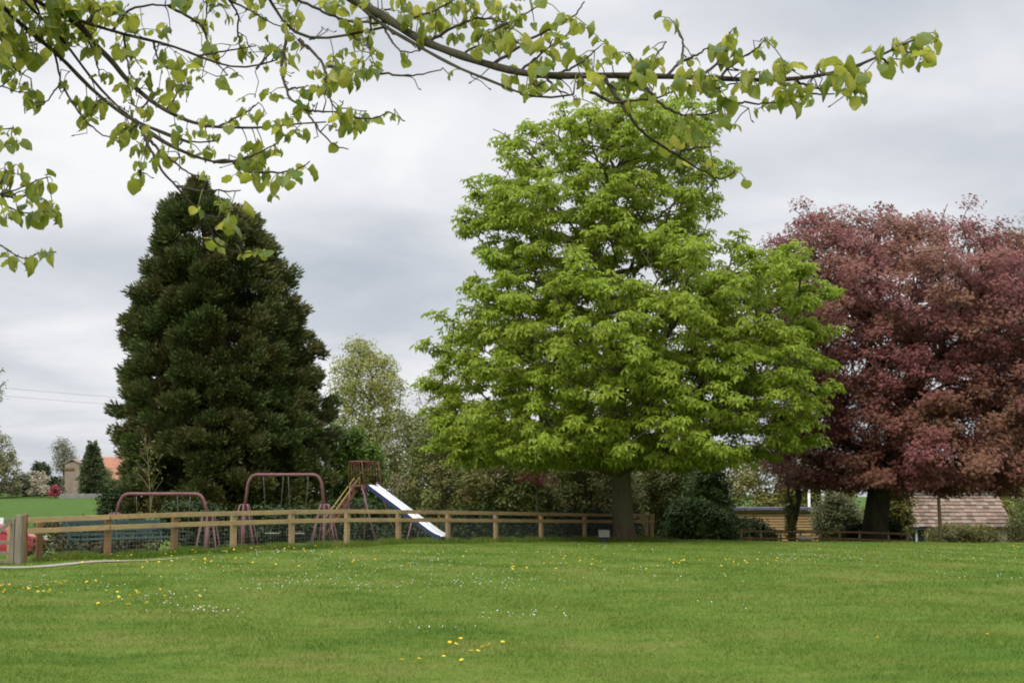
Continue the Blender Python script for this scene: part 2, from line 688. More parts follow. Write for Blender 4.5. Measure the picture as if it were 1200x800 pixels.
def skeleton(trunk, tips, step, r, zmin, tip_r, up=.15, path_w=.3, power=2.3, wob=.12):
    """grow limbs from a trunk polyline to every tip; returns edges with radii"""
    tr = resample(np.asarray(trunk, float), max(4, int(np.linalg.norm(np.diff(trunk, axis=0), axis=1).sum() / step) + 2))
    cap = len(tr) + len(tips) * 30
    N = np.zeros((cap, 3))
    par = np.full(cap, -1)
    pl = np.zeros(cap)
    n = len(tr)
    N[:n] = tr
    par[1:n] = np.arange(n - 1)
    pl[:n] = np.linspace(0, .6, n) * np.linalg.norm(tr[-1] - tr[0])
    ntr = n
    axis_d = np.hypot(tips[:, 0] - trunk[0][0], tips[:, 1] - trunk[0][1]) + .25 * np.abs(tips[:, 2] - tr[:, 2].mean())
    order = np.argsort(axis_d + r.normal(0, .4, len(tips)))
    ends = []
    for ti in order:
        t = tips[ti]
        v = t - N[:n]
        d = np.linalg.norm(v, axis=1)
        cost = d + path_w * pl[:n] + 1.2 * np.maximum(0, N[:n, 2] - t[2] + .15 * np.hypot(v[:, 0], v[:, 1]))
        cost = np.where(N[:n, 2] < zmin, cost + 50, cost)
        a = int(np.argmin(cost))
        k = max(2, int(math.ceil(d[a] / step)))
        if n + k >= cap:
            break
        c = (N[a] + t) / 2 + np.array([0, 0, up * d[a]]) + r.normal(0, wob, 3) * d[a] * .5
        p = a
        for i in range(1, k + 1):
            s = i / k
            q = (1 - s) ** 2 * N[a] + 2 * s * (1 - s) * c + s * s * t
            N[n] = q
            par[n] = p
            pl[n] = pl[p] + d[a] / k
            p = n
            n += 1
        ends.append((p, ti))
    rad = np.zeros(n)
    acc = np.zeros(n)
    for i in range(n - 1, 0, -1):
        if acc[i] == 0:
            acc[i] = tip_r ** power
        rad[i] = acc[i] ** (1 / power)
        acc[par[i]] += acc[i]
    rad[0] = acc[0] ** (1 / power)
    i = np.arange(ntr, n)
    A, B = N[par[i]], N[i]
    rb = rad[i]
    ra = np.minimum(rad[par[i]], rb * 1.5)
    return A, B, ra, rb


def trunk_mesh(pts, radii, seed, k=20, flare=.35, ridge=.06):
    pts = np.asarray(pts, float)
    n = 26
    q = resample(np.column_stack([pts, radii]), n)
    th = np.arange(k) * 2 * math.pi / k
    V = []
    ln = np.linalg.norm(q[-1, :3] - q[0, :3])
    for i in range(n):
        hh = np.linalg.norm(q[i, :3] - q[0, :3])
        fl = 1 + flare * math.exp(-hh / .35) * (1 + .5 * np.sin(th * 5 + seed))
        rr = q[i, 3] * fl * (1 + ridge * np.sin(th * 4 + seed + hh * .5) + ridge * .6 * np.sin(th * 9 + hh * 1.1))
        V.append(np.column_stack([q[i, 0] + rr * np.cos(th), q[i, 1] + rr * np.sin(th), np.full(k, q[i, 2])]))
    V = np.concatenate(V)
    idx = np.arange(n * k).reshape(n, k)
    nx_ = np.roll(idx, -1, 1)
    F = np.stack([idx[:-1].ravel(), nx_[:-1].ravel(), nx_[1:].ravel(), idx[1:].ravel()], 1)
    return np_mesh('trunk', V, F, True)


class Crown:
    """solid of the crown: left and right outline measured at a depth, round in plan"""

    def __init__(self, rows_, Y, depth=1.0, maxd=99, dy=0.0):
        z, xl, xr = [], [], []
        for (py, a, b) in rows_:
            z.append(P(600, py, Y).z)
            s = (P(601, py, Y).x - P(600, py, Y).x)
            xl.append((a - 600) * s)
            xr.append((b - 600) * s)
        o = np.argsort(z)
        self.z, self.xl, self.xr = np.array(z)[o], np.array(xl)[o], np.array(xr)[o]
        self.Y, self.depth, self.maxd, self.dy = Y, depth, maxd, dy

    def tips(self, n, r, shell=.45, lump=.12, cluster=1, csig=.5):
        if cluster > 1:
            c, rho = self.tips(max(3, n // cluster), r, shell, lump)
            o = self.outward(c)
            k = np.repeat(np.arange(len(c)), cluster)
            along = r.normal(0, 1, (len(k), 1)) * csig * 1.25
            p = c[k] + r.normal(0, csig * .55, (len(k), 3)) + along * (o[k] * .75 + np.array([[0, 0, -.35]]))
            hw = (np.interp(p[:, 2], self.z, self.xr) - np.interp(p[:, 2], self.z, self.xl)) / 2
            cx = (np.interp(p[:, 2], self.z, self.xr) + np.interp(p[:, 2], self.z, self.xl)) / 2
            q = np.hypot(p[:, 0] - cx, (p[:, 1] - self.Y - self.dy) / self.depth) / np.maximum(hw, .05)
            keep = (q < 1.04) & (p[:, 2] < self.z[-1]) & (p[:, 2] > self.z[0])
            return p[keep], rho[k][keep]
        zz = np.linspace(self.z[0], self.z[-1], 400)
        hw = (np.interp(zz, self.z, self.xr) - np.interp(zz, self.z, self.xl)) / 2
        wgt = np.maximum(hw, .05) ** 1.15
        cdf = np.cumsum(wgt) / wgt.sum()
        z = np.interp(r.random(n), cdf, zz)
        xl, xr = np.interp(z, self.z, self.xl), np.interp(z, self.z, self.xr)
        cx, h = (xl + xr) / 2, (xr - xl) / 2
        th = r.random(n) * 2 * math.pi
        rho = r.random(n) ** shell
        rho *= 1 - lump * (.5 + .5 * np.sin(3.1 * th + z * 1.9) * np.sin(z * 2.7 + th * 2))
        rho = np.where(rho > .97, .97, rho)
        hd = np.minimum(h * self.depth, self.maxd)
        return np.column_stack([cx + rho * h * np.cos(th), self.Y + self.dy + rho * hd * np.sin(th), z]), rho

    def outward(self, p):
        cx = (np.interp(p[:, 2], self.z, self.xl) + np.interp(p[:, 2], self.z, self.xr)) / 2
        return unit(np.column_stack([p[:, 0] - cx, p[:, 1] - self.Y - self.dy, 0 * cx]) + 1e-6)


def spread(tips, n, rad, flat, r):
    g = r.normal(0, 1, (len(tips), n, 3))
    g = unit(g) * (r.random((len(tips), n, 1)) ** .45)
    off = g * rad * np.array([1, 1, flat])
    return (tips[:, None] + off).reshape(-1, 3), np.repeat(np.arange(len(tips)), n)


def foliage_flat(cr, tips, n, rad, flat, size, r, template, tilt=.45, jit=.35, droop=0.0):
    """leaves in layered sprays, facing up and outwards"""
    pos, ti = spread(tips, n, rad, flat, r)
    o = cr.outward(pos)
    up = np.array([[0, 0, 1.]]) + o * tilt + r.normal(0, jit, pos.shape)
    rot = frames(up, r.random(len(pos)) * 6.283)
    pos = pos - np.array([0, 0, 1.]) * (droop * np.sum((pos - tips[ti])[:, :2] ** 2, 1, keepdims=True))
    return stamp(*template, pos, rot, size * (.65 + .7 * r.random(len(pos))))


def foliage_plume(cr, tips, n, rad, ln, r, upb=.55, template=SPIKE, wide=1.0):
    """needle sprays pointing outwards and up from each bough end"""
    pos, ti = spread(tips, n, rad, .8, r)
    d = cr.outward(pos) * .8 + (pos - tips[ti]) / rad * .7 + np.array([[0, 0, upb]]) + r.normal(0, .25, pos.shape)
    x = unit(d)
    z = unit(np.cross(x, r.normal(0, 1, pos.shape)))
    y = np.cross(z, x)
    rot = np.stack([x, y, z], 2)
    s = ln * (.6 + .8 * r.random(len(pos)))
    return stamp(*template, pos, rot, np.column_stack([s, s * wide, s]))


def plant(name, label, cat, rows_, Y, mat_leaf, mat_wood, n_tips, n_leaf, rad, size, seed, group=None, style='flat', template=KITE,
          trunk_px=None, trunk_top=None, base_z=None, trunk_r=(.15, .05), depth=1.0, maxd=99, shell=.45, flat=.5, tilt=.4, jit=.4, tip_r=.01, zmin_f=.1,
          step=.6, part='foliage', up=.15, wide=1.0, upb=.55, droop=0.0, extra=None, sub=1.0, k=5, path_w=.3, flare=.35, dy=0.0, lump=.12, power=2.3, cluster=1, csig=.5, whisk=0, whisk_l=1.0, leader=0, airy=0.0):
    r = np.random.default_rng(seed)
    cr = Crown(rows_, Y, depth, maxd, dy)
    bot, top = cr.z[0], cr.z[-1]
    cx0 = (trunk_px - 600) * (P(601, 600, Y).x - P(600, 600, Y).x) if trunk_px is not None else (np.interp(bot, cr.z, cr.xl) + np.interp(bot, cr.z, cr.xr)) / 2
    gz = base_z if base_z is not None else H(cx0, Y)
    root = empty(name, (cx0, Y, gz), label, cat, group)
    tips, rho = cr.tips(n_tips, r, shell, lump, cluster, csig)
    if whisk:
        far = np.argsort(rho + r.random(len(rho)) * .25)[-whisk * 2:]
        far = far[r.permutation(len(far))[:whisk]]
        o = cr.outward(tips[far])
        top_ = (tips[far, 2:3] - cr.z[0]) / (cr.z[-1] - cr.z[0])
        tips = np.concatenate([tips, tips[far] + (o * (1.1 - .6 * top_) + np.array([[0, 0, 1.]]) * top_) * (.3 + .8 * r.random((len(far), 1))) * whisk_l])
    if leader:
        zl = top - (r.random(leader) ** 1.3) * 1.9
        tips = np.concatenate([tips, np.column_stack([(np.interp(zl, cr.z, cr.xl) + np.interp(zl, cr.z, cr.xr)) / 2 + r.normal(0, .12, leader) * (top - zl + .2), Y + r.normal(0, .12, leader), zl])])
    tips = tips[tips[:, 2] > gz + .05]
    ttop = trunk_top if trunk_top is not None else gz + (top - gz) * .8
    xt = (np.interp(ttop, cr.z, cr.xl) + np.interp(ttop, cr.z, cr.xr)) / 2
    tp = [(cx0, Y, gz - .1), (cx0 + (xt - cx0) * .15, Y + dy * .1, gz + (ttop - gz) * .4), (cx0 + (xt - cx0) * .6, Y + dy * .6, gz + (ttop - gz) * .75), (xt, Y + dy, ttop)]
    tr = [trunk_r[0], trunk_r[0] * .8 + trunk_r[1] * .2, trunk_r[0] * .45 + trunk_r[1] * .55, trunk_r[1]]
    link_mesh('trunk', trunk_mesh(tp, tr, seed, flare=flare), mat_wood, root)
    A, B, ra, rb = skeleton(np.array(tp), tips, step, r, gz + (top - gz) * zmin_f, tip_r, up, path_w, power)
    V_, F_ = ring_tubes(A, B, ra, rb, k)
    link_mesh('branches', np_mesh('branches', V_, F_, True), mat_wood, root)
    hrel = np.clip((tips[:, 2] - bot) / (top - bot), 0, 1)
    lt = tips[r.random(len(tips)) > airy * np.clip((hrel - .3) / .4, 0, 1)] if airy else tips
    if style == 'flat':
        V_, F_ = foliage_flat(cr, lt, n_leaf, rad, flat, size, r, template, tilt, jit, droop)
    else:
        V_, F_ = foliage_plume(cr, lt, n_leaf, rad, size, r, upb, template, wide)
    ok = None
    V_[:, 2] = np.maximum(V_[:, 2], hgt(V_[:, 0], V_[:, 1]) + .01)
    link_mesh(part, np_mesh(part, V_, F_), mat_leaf, root)
    return root, cr, tips


# ------------------------------------------------------------------ the big trees
LM = {}
LM['chestnut'] = leafmat('chestnut leaves', (.215, .31, .026), (.37, .47, .05), (.32, .40, .042), .45, .46, .5)
LM['beech'] = leafmat('copper beech leaves', (.195, .064, .062), (.35, .132, .118), (.265, .135, .075), .35, .32, .5, spec=.3)
LM['sequoia'] = leafmat('dark conifer needles', (.048, .076, .021), (.125, .165, .046), (.135, .125, .042), .5, .1, .6, spec=.2)
LM['pale'] = leafmat('pale spring leaves', (.26, .27, .06), (.42, .41, .12), (.33, .36, .085), .4, .35, .5)
LM['sparse'] = leafmat('grey green young leaves', (.20, .21, .09), (.31, .31, .14), None, .4, .3, .5)
LM['bright'] = leafmat('bright green shrub leaves', (.10, .17, .022), (.19, .28, .045), None, .5, .3, .5)
LM['hawthorn'] = leafmat('hedge leaves', (.11, .145, .028), (.225, .26, .06), (.22, .185, .07), .55, .25, .55)
LM['brown'] = leafmat('brownish budding hedge', (.17, .155, .055), (.28, .245, .09), (.19, .23, .058), .5, .2, .6)
LM['dark'] = leafmat('dark evergreen leaves', (.02, .036, .012), (.055, .085, .027), None, .6, .1, .6, spec=.12)
LM['laurel'] = leafmat('glossy laurel leaves', (.055, .098, .026), (.14, .20, .055), (.11, .165, .045), .6, .2, .55, spec=.18)
LM['olive'] = leafmat('olive yellow leaves', (.19, .18, .04), (.31, .28, .07), (.22, .215, .06), .5, .3, .5)
LM['redleaf'] = leafmat('red maple leaves', (.20, .04, .03), (.32, .10, .07), None, .5, .3, .5)
LM['blossom'] = leafmat('cream blossom', (.42, .36, .24), (.60, .52, .38), None, .5, .25, .6)
LM['pink'] = leafmat('dark pink blossom', (.32, .05, .075), (.45, .10, .13), None, .5, .25, .6)
LM['willow'] = leafmat('pale willow leaves', (.24, .24, .11), (.36, .35, .19), (.22, .21, .08), .15, .3, .6)
LM['wispy'] = leafmat('wispy grey green leaves', (.17, .18, .11), (.26, .26, .17), None, .5, .2, .6)
LM['bramble'] = leafmat('dull bramble leaves', (.05, .043, .02), (.12, .095, .045), (.07, .08, .028), .8, .15, .6)
LM['ivy'] = leafmat('ivy leaves', (.09, .11, .02), (.20, .20, .04), None, .5, .2, .5)

CH_ROWS = [(116, 700, 835), (126, 664, 846), (138, 622, 852), (160, 580, 858), (190, 562, 860), (225, 545, 853), (262, 531, 852), (290, 537, 850),
           (303, 542, 880), (312, 540, 955), (345, 526, 978), (380, 515, 968), (420, 504, 974), (460, 497, 980), (490, 492, 962), (518, 488, 950),
           (532, 500, 938), (544, 560, 905)]
plant('horse_chestnut_tree', 'large bright green tree in fresh leaf at the end of the timber fence', 'tree', CH_ROWS, 57, LM['chestnut'], M['bark_chestnut'],
      1950, 18, .54, .225, 21, template=palmate(5, .55), trunk_px=731, trunk_r=(.40, .10), trunk_top=13.0, depth=.95, shell=.42, flat=.5, tilt=.4, jit=.34,
      tip_r=.019, zmin_f=.13, step=.55, up=.12, droop=.25, flare=.28, power=2.25, lump=.10, whisk=120, whisk_l=.8, airy=.34)

BE_ROWS = [(250, 950, 1000), (262, 928, 1075), (274, 905, 1150), (290, 896, 1215), (325, 876, 1260), (370, 868, 1290), (420, 878, 1300), (470, 880, 1305), (510, 885, 1300),
           (540, 878, 1290), (556, 880, 1270), (568, 930, 1240), (576, 1060, 1190)]
plant('copper_beech_tree', 'wide purple red tree on a thick dark trunk', 'tree', BE_ROWS, 64, LM['beech'], M['bark_dark'],
      2200, 92, .66, .14, 22, template=SPRAY3, trunk_px=1023, trunk_r=(.56, .16), trunk_top=7.5, depth=.9, shell=.40, flat=.6, tilt=.75, jit=.5,
      tip_r=.017, zmin_f=.2, step=.6, up=.14, droop=.2, flare=.25, power=2.2, lump=.15, whisk=170, whisk_l=1.0, airy=.25)

SQ_ROWS = [(214, 229, 234), (226, 220, 246), (240, 202, 286), (252, 188, 300), (275, 182, 312), (300, 174, 325), (340, 164, 338), (385, 154, 362), (400, 146, 374), (430, 156, 378),
           (455, 154, 384), (482, 142, 387), (510, 146, 391), (545, 142, 395), (580, 136, 396), (612, 124, 402)]
plant('giant_conifer_tree', 'tall dark green conical conifer behind the swings', 'tree', SQ_ROWS, 70, LM['sequoia'], M['bark_red'],
      2300, 160, .42, .25, 23, style='plume', cluster=3, csig=.36, whisk=110, whisk_l=.6, trunk_px=268, trunk_r=(.62, .05), trunk_top=P(600, 222, 70).z, depth=.9, shell=.34, tip_r=.012, zmin_f=.05,
      step=.6, up=-.12, upb=.5, wide=.5, leader=26, path_w=.12, power=2.5, lump=.15)

# trees behind
plant('pale_maple_tree', 'airy yellow green tree between the conifer and the bright green tree', 'tree',
      [(394, 415, 428), (408, 402, 442), (430, 388, 470), (455, 384, 480), (490, 382, 484), (525, 388, 480), (552, 400, 470)], 92, LM['pale'], M['bark_grey'],
      640, 27, .55, .18, 31, trunk_px=436, trunk_r=(.2, .03), trunk_top=7.0, shell=.5, tip_r=.014, up=.2, flat=.8, jit=.7, zmin_f=.25)
plant('sparse_ash_tree', 'thinly leaved grey green tree just left of the bright green tree', 'tree',
      [(425, 505, 530), (450, 484, 560), (490, 478, 575), (530, 482, 570), (565, 490, 560)], 98, LM['sparse'], M['bark_grey'],
      330, 16, .6, .15, 32, trunk_px=520, trunk_r=(.2, .05), shell=.5, tip_r=.013, up=.2, flat=.8, jit=.7, zmin_f=.2)
plant('willow_tree', 'grey green feathery treetop above the right side of the purple red tree', 'tree',
      [(258, 1175, 1205), (272, 1150, 1235), (300, 1130, 1260), (360, 1120, 1275), (430, 1130, 1260)], 105, LM['wispy'], M['bark_grey'],
      420, 20, .8, .22, 33, trunk_px=1195, trunk_r=(.35, .08), shell=.5, tip_r=.016, up=.2, flat=.9, jit=.8, zmin_f=.2)
plant('alder_tree', 'green leafy twigs reaching in at the left edge above the wires', 'tree',
      [(428, -60, 2), (440, -80, 9), (458, -85, 6), (470, -85, 8), (482, -60, 2), (520, -95, -6)], 62, leafmat('alder leaves', (.09, .15, .04), (.18, .25, .07)), M['bark_grey'],
      170, 18, .3, .13, 34, trunk_px=-52, trunk_r=(.14, .03), shell=.45, tip_r=.009, flat=.8, jit=.7)

# shrubs behind the play area, each one its own plant
G_SH = 'shrubs and bushes behind the play area'


def shrub(name, label, rows_, Y, lm, n_tips, n_leaf, size, seed, wood='bark_grey', cat='shrub', **kw):
    kw.setdefault('rad', .45)
    kw.setdefault('group', G_SH)
    rad = kw.pop('rad')
    return plant(name, label, cat, rows_, Y, LM[lm], M[wood], n_tips, int(n_leaf * 1.25), rad, size * 1.3, seed, trunk_r=kw.pop('trunk_r', (.07, .02)),
                 depth=kw.pop('depth', .6), shell=kw.pop('shell', .5), flat=.8, jit=.6, tip_r=kw.pop('tip_r', .007), zmin_f=.02, flare=.1, **kw)


shrub('green_shrub', 'bright yellow green rounded shrub at the conifer foot left of the slide cage', [(498, 392, 412), (515, 378, 438), (545, 370, 452), (585, 368, 455), (625, 370, 450)], 74, 'bright', 210, 60, .15, 41)
shrub('yew_shrub', 'dark low evergreen under the slide chute', [(590, 380, 450), (605, 372, 490), (625, 370, 512), (640, 372, 520)], 55.5, 'dark', 210, 60, .12, 42)
shrub('yew_shrub', 'dark evergreen mass behind the taller swing seats', [(600, 300, 350), (612, 285, 380), (634, 274, 388), (648, 274, 388)], 50.5, 'dark', 170, 60, .12, 43)
shrub('yew_shrub', 'dark evergreen between the two swing frames', [(594, 205, 245), (608, 188, 284), (632, 180, 294), (652, 180, 294)], 49, 'dark', 150, 60, .12, 44)
shrub('field_maple_shrub', 'brown green twiggy bush right above the slide chute', [(478, 500, 530), (500, 476, 562), (540, 458, 580), (585, 450, 585), (630, 452, 580)], 70, 'brown', 330, 44, .11, 45, tip_r=.011)
shrub('hawthorn_shrub', 'mid green hedge bush behind the fence, straight below the crown left edge', [(520, 560, 610), (545, 540, 650), (585, 535, 665), (635, 538, 662)], 67, 'hawthorn', 330, 52, .12, 46, tip_r=.009)
shrub('hawthorn_shrub', 'mid green hedge bush close to the left of the bright green tree trunk', [(515, 640, 720), (545, 630, 752), (585, 628, 760), (636, 630, 758)], 69, 'hawthorn', 330, 52, .12, 47, tip_r=.009)
shrub('bramble_shrub', 'dark green low growth filling the foot of the hedge right of the slide', [(598, 530, 600), (612, 515, 640), (640, 508, 650)], 57, 'dark', 170, 50, .12, 48)
shrub('bramble_shrub', 'dark green low growth behind the fence beside the bright green tree trunk', [(600, 650, 720), (612, 642, 752), (640, 632, 758)], 62, 'dark', 150, 50, .12, 49)
shrub('red_maple_shrub', 'small red leaved shrub showing through the hedge under the bright green crown', [(544, 622, 638), (551, 606, 650), (562, 604, 654), (567, 612, 648)], 64.2, 'redleaf', 22, 26, .09, 50, rad=.3)
shrub('laurel_shrub', 'broad glossy dark green shrub right of the bright green tree trunk', [(588, 790, 826), (602, 778, 856), (618, 772, 870), (636, 774, 872)], 66, 'laurel', 210, 52, .13, 51, lump=.3)
shrub('holly_shrub', 'taller blue green shrub rising behind the glossy laurel', [(545, 818, 838), (560, 806, 852), (585, 800, 866), (615, 798, 880), (636, 800, 878)], 68, 'laurel', 200, 50, .13, 52, lump=.3)
shrub('elder_shrub', 'yellowish green bush showing under the bright crown right of its trunk', [(535, 748, 830), (560, 740, 850), (590, 742, 846), (632, 745, 840)], 71, 'hawthorn', 260, 48, .12, 53)
shrub('box_shrub', 'dark low shrub against the slatted timber shed', [(610, 866, 880), (618, 858, 900), (634, 856, 915)], 74, 'dark', 130, 50, .11, 54)
shrub('olive_tree', 'olive yellow bushy tree standing behind the slatted timber shed', [(535, 850, 990), (552, 838, 1010), (575, 835, 1012), (605, 840, 1005), (640, 850, 995)], 90, 'olive', 420, 40, .17, 55, rad=.6, cat='tree', tip_r=.011)
shrub('grey_hedge', 'pale sage green bush at the right end of the timber shed', [(578, 968, 985), (592, 958, 1006), (612, 955, 1014), (636, 955, 1012)], 75, 'sparse', 170, 44, .12, 56)
shrub('low_hedge', 'dark clipped bush at the foot of the copper tree trunk, left side', [(618, 1000, 1012), (624, 992, 1022), (640, 992, 1024)], 66, 'dark', 90, 46, .1, 57)
shrub('low_hedge', 'dark clipped bush at the foot of the copper tree trunk, right side', [(614, 1034, 1046), (622, 1028, 1054), (642, 1028, 1056)], 66, 'dark', 100, 46, .1, 58)
shrub('forsythia_shrub', 'yellow green bush right of the copper tree trunk by the tiled roof', [(572, 1038, 1060), (590, 1034, 1072), (612, 1034, 1070), (640, 1036, 1064)], 78, 'olive', 150, 46, .13, 59)
shrub('privet_shrub', 'olive green clipped growth in front of the tiled outbuilding', [(619, 1092, 1160), (625, 1084, 1176), (645, 1080, 1182)], 76, 'olive', 190, 46, .11, 60)
shrub('bare_shrub', 'grey pink twiggy bush at the right edge of the tiled roof', [(588, 1192, 1220), (606, 1178, 1240), (645, 1178, 1240)], 76, 'brown', 160, 22, .1, 61, tip_r=.012, wood='twig_tan')
shrub('bramble_hedge', 'brown twiggy low growth behind the green bench', [(610, 55, 140), (618, 45, 175), (640, 40, 190), (658, 40, 190)], 43, 'bramble', 240, 40, .08, 62, rad=.3, tip_r=.006)
shrub('dark_shrub', 'small dark bush at the conifer foot on its left side', [(578, 124, 138), (588, 116, 150), (606, 116, 156)], 66, 'dark', 70, 50, .12, 63)
shrub('elder_sapling', 'tan bare stems standing in front of the conifer lower left', [(505, 165, 180), (530, 150, 195), (580, 160, 192), (612, 168, 185)], 62, 'olive', 44, 3, .09, 64, wood='twig_tan', tip_r=.007, depth=.3, trunk_r=(.02, .01), path_w=1.2, up=.25)

# bigger dark backdrop growth that closes the view under the chestnut
shrub('hazel_tree', 'tall shaded green growth at the back of the hedge under the bright crown', [(500, 560, 720), (530, 545, 760), (580, 540, 770), (636, 545, 768)], 76, 'hawthorn', 420, 50, .17, 65, rad=.6, cat='tree', tip_r=.012)
shrub('yew_tree', 'dark evergreen at the back between the hedge and the laurel', [(520, 700, 830), (550, 690, 845), (600, 690, 850), (640, 692, 848)], 80, 'dark', 330, 50, .18, 66, rad=.6, cat='tree', tip_r=.012)

shrub('hazel_tree', 'brown green growth at the back of the hedge just right of the slide cage', [(488, 470, 540), (515, 440, 580), (560, 430, 590), (640, 432, 590)], 79, 'brown', 380, 46, .16, 67, rad=.6, cat='tree', tip_r=.014)
shrub('ash_tree', 'olive brown trees closing the view behind the tiled outbuilding', [(548, 1040, 1200), (570, 1015, 1260), (600, 1010, 1275), (645, 1015, 1275)], 96, 'olive', 420, 46, .2, 68, rad=.7, cat='tree', tip_r=.014)
shrub('yew_hedge', 'dark evergreen growth between copper tree trunk and sage green bush', [(600, 1000, 1050), (612, 985, 1062), (645, 985, 1062)], 88, 'hawthorn', 170, 50, .15, 69, cat='shrub')

# ivy clad double stem in front of the shed
ib = P(928, 632, 64)
gz = H(ib.x, 64)
t = empty('ivy_clad_tree', (ib.x, 64, gz), 'small twin stemmed ivy covered tree in front of the slatted shed', 'tree')
mb = MB()
mb.tube([(ib.x, 64, gz - .1), (ib.x + .02, 64, gz + .7), (ib.x - .08, 64, gz + 1.35), (ib.x - .12, 64, gz + 1.6)], [.2, .17, .15, .12], 12).build('trunk', M['bark_dark'], t, True)
mb = MB()
for pts in ([(0, .5), (.2, .95), (.08, 1.5), (-.06, 2.0), (-.1, 2.6)], [(.1, .7), (.25, 1.2), (.42, 1.9), (.4, 2.5)], [(.1, 1.3), (.35, 1.7), (.3, 2.3)]):
    mb.tube([(ib.x + a, 64 + .05 * i, gz + b) for i, (a, b) in enumerate(pts)], [.11, .1, .08, .06, .04][:len(pts)], 8)
mb.build('branches', M['bark_dark'], t, True)
th = rng.random(900) * 6.28
zz = rng.random(900) ** .8 * 1.55 + .1
rr = .2 + .09 * rng.random(900)
pos = np.column_stack([ib.x - .05 + rr * np.cos(th) * (1 + .2 * (zz > 1.2)), 64 + rr * np.sin(th), gz + zz])
V_, F_ = stamp(*KITE, pos, frames(np.column_stack([np.cos(th), np.sin(th), .5 + 0 * th]) + rng.normal(0, .3, (900, 3)), rng.random(900) * 6), .06 + .06 * rng.random(900))
link_mesh('ivy', np_mesh('ivy', V_, F_), LM['ivy'], t)

# far left across the field
FL = 'far trees beyond the field'
plant('willow_tree', 'tall pale yellowish tree at the left edge beyond the field', 'tree', [(508, -20, 6), (525, -45, 14), (545, -60, 24), (565, -60, 26), (578, -55, 20)], 145, LM['willow'], M['bark_grey'],
      300, 34, .55, .26, 71, FL, trunk_px=-14, trunk_r=(.3, .06), flat=.8, jit=.7, tip_r=.02)
plant('hedge_bush', 'grey green low bush left of the cream blossom tree', 'bush', [(555, 24, 34), (562, 14, 40), (579, 12, 42)], 150, LM['wispy'], M['bark_grey'], 110, 40, .4, .22, 72, FL, flat=.8, jit=.7, trunk_r=(.08, .03))
plant('blossom_tree', 'small tree of cream blossom in front of a dark bush', 'tree', [(553, 40, 50), (562, 34, 58), (578, 34, 60)], 146, LM['blossom'], M['bark_grey'], 60, 20, .35, .2, 73, FL, flat=.8, jit=.7, trunk_px=47, trunk_r=(.1, .03))
plant('dark_bush', 'dark rounded tree behind the cream blossom', 'tree', [(542, 42, 52), (552, 37, 60), (566, 34, 68), (579, 34, 72)], 152, LM['dark'], M['bark_grey'], 130, 40, .5, .24, 74, FL, flat=.8, jit=.7, trunk_px=50, trunk_r=(.15, .04))
plant('azalea_bush', 'rounded dark pink bush between the blossom tree and the stone gable', 'bush', [(570, 62, 68), (574, 58, 72), (580, 58, 73)], 144, LM['pink'], M['bark_grey'], 40, 34, .25, .16, 75, FL, flat=.8, jit=.7, trunk_px=65, trunk_r=(.05, .02))
plant('wispy_tree', 'thin feathery grey tree rising over the far stone gable', 'tree', [(515, 68, 78), (524, 62, 86), (540, 60, 90), (552, 66, 84)], 190, LM['wispy'], M['bark_grey'], 150, 20, .7, .24, 76, FL, flat=.9, jit=.8, trunk_px=74, trunk_r=(.2, .05), tip_r=.02)
plant('spruce_tree', 'pointed tiered conifer in front of the red roofed house', 'tree', [(519, 107, 109), (530, 104, 112), (545, 100, 117), (560, 96, 121), (577, 94, 124)], 150, leafmat('spruce needles', (.09, .12, .05), (.18, .21, .10)), M['bark_grey'],
      260, 30, .32, .42, 77, FL, style='plume', trunk_px=108, trunk_r=(.2, .03), trunk_top=P(600, 518, 150).z, up=-.05, upb=.1, shell=.4)
plant('garden_bush', 'dull green bush beside the tiered conifer at the red roofed house', 'bush', [(548, 118, 126), (558, 112, 134), (578, 112, 136)], 154, LM['hawthorn'], M['bark_grey'], 90, 40, .5, .24, 78, FL, flat=.8, jit=.7, trunk_r=(.1, .03))
plant('garden_bush', 'blue grey bush in the gap between dark tree and gable', 'bush', [(560, 66, 72), (568, 62, 74), (580, 62, 75)], 160, LM['wispy'], M['bark_grey'], 60, 40, .4, .2, 79, FL, flat=.8, jit=.7, trunk_r=(.1, .03))

# farmhouse
HD = 172


def px2x(px, Y):
    return P(px, 583, Y).x


M['roof_red'] = plain('red pantiles', (.33, .145, .09), (.43, .21, .14), 1.2, .85, stretch=(1, 1, 3))
M['housestone'] = plain('brown stone wall', (.22, .17, .125), (.33, .265, .20), 1.5, .9, bmp=.2)
hx0, hx1 = px2x(93, HD), px2x(190, HD)
hg = H(hx0, HD) - .2
hz_e, hz_r = P(0, 561, HD).z, P(0, 535, HD).z
t = empty('farm_house', ((hx0 + hx1) / 2, HD + 3, hg), 'stone house with a red pantiled roof beyond the field', 'house')
mb = MB()
mb.box(((hx0 + hx1) / 2, HD + 3, (hg + hz_e) / 2), (hx1 - hx0, 6, hz_e - hg))
n0 = len(mb.v)
for xx in (hx0, hx1):
    mb.v += [(xx, HD, hz_e), (xx, HD + 6, hz_e), (xx, HD + 3, hz_r - .12)]
mb.f += [(n0, n0 + 1, n0 + 2), (n0 + 3, n0 + 5, n0 + 4)]
mb.build('wall', M['housestone'], t)
mb = MB()
for s in (-1, 1):
    mb.beam(((hx0 + hx1) / 2, HD + 3 + s * 3.3, hz_e - .25), ((hx0 + hx1) / 2, HD + 3, hz_r), hx1 - hx0 + .4, .16)
mb.build('roof', M['roof_red'], t)
for cx_ in (hx0 + .6, px2x(134, HD)):
    MB().box((cx_, HD + 3, hz_r + .3), (.9, .7, 1.5)).build('chimney', M['housestone'], t, bevel=.03)
f = MB()
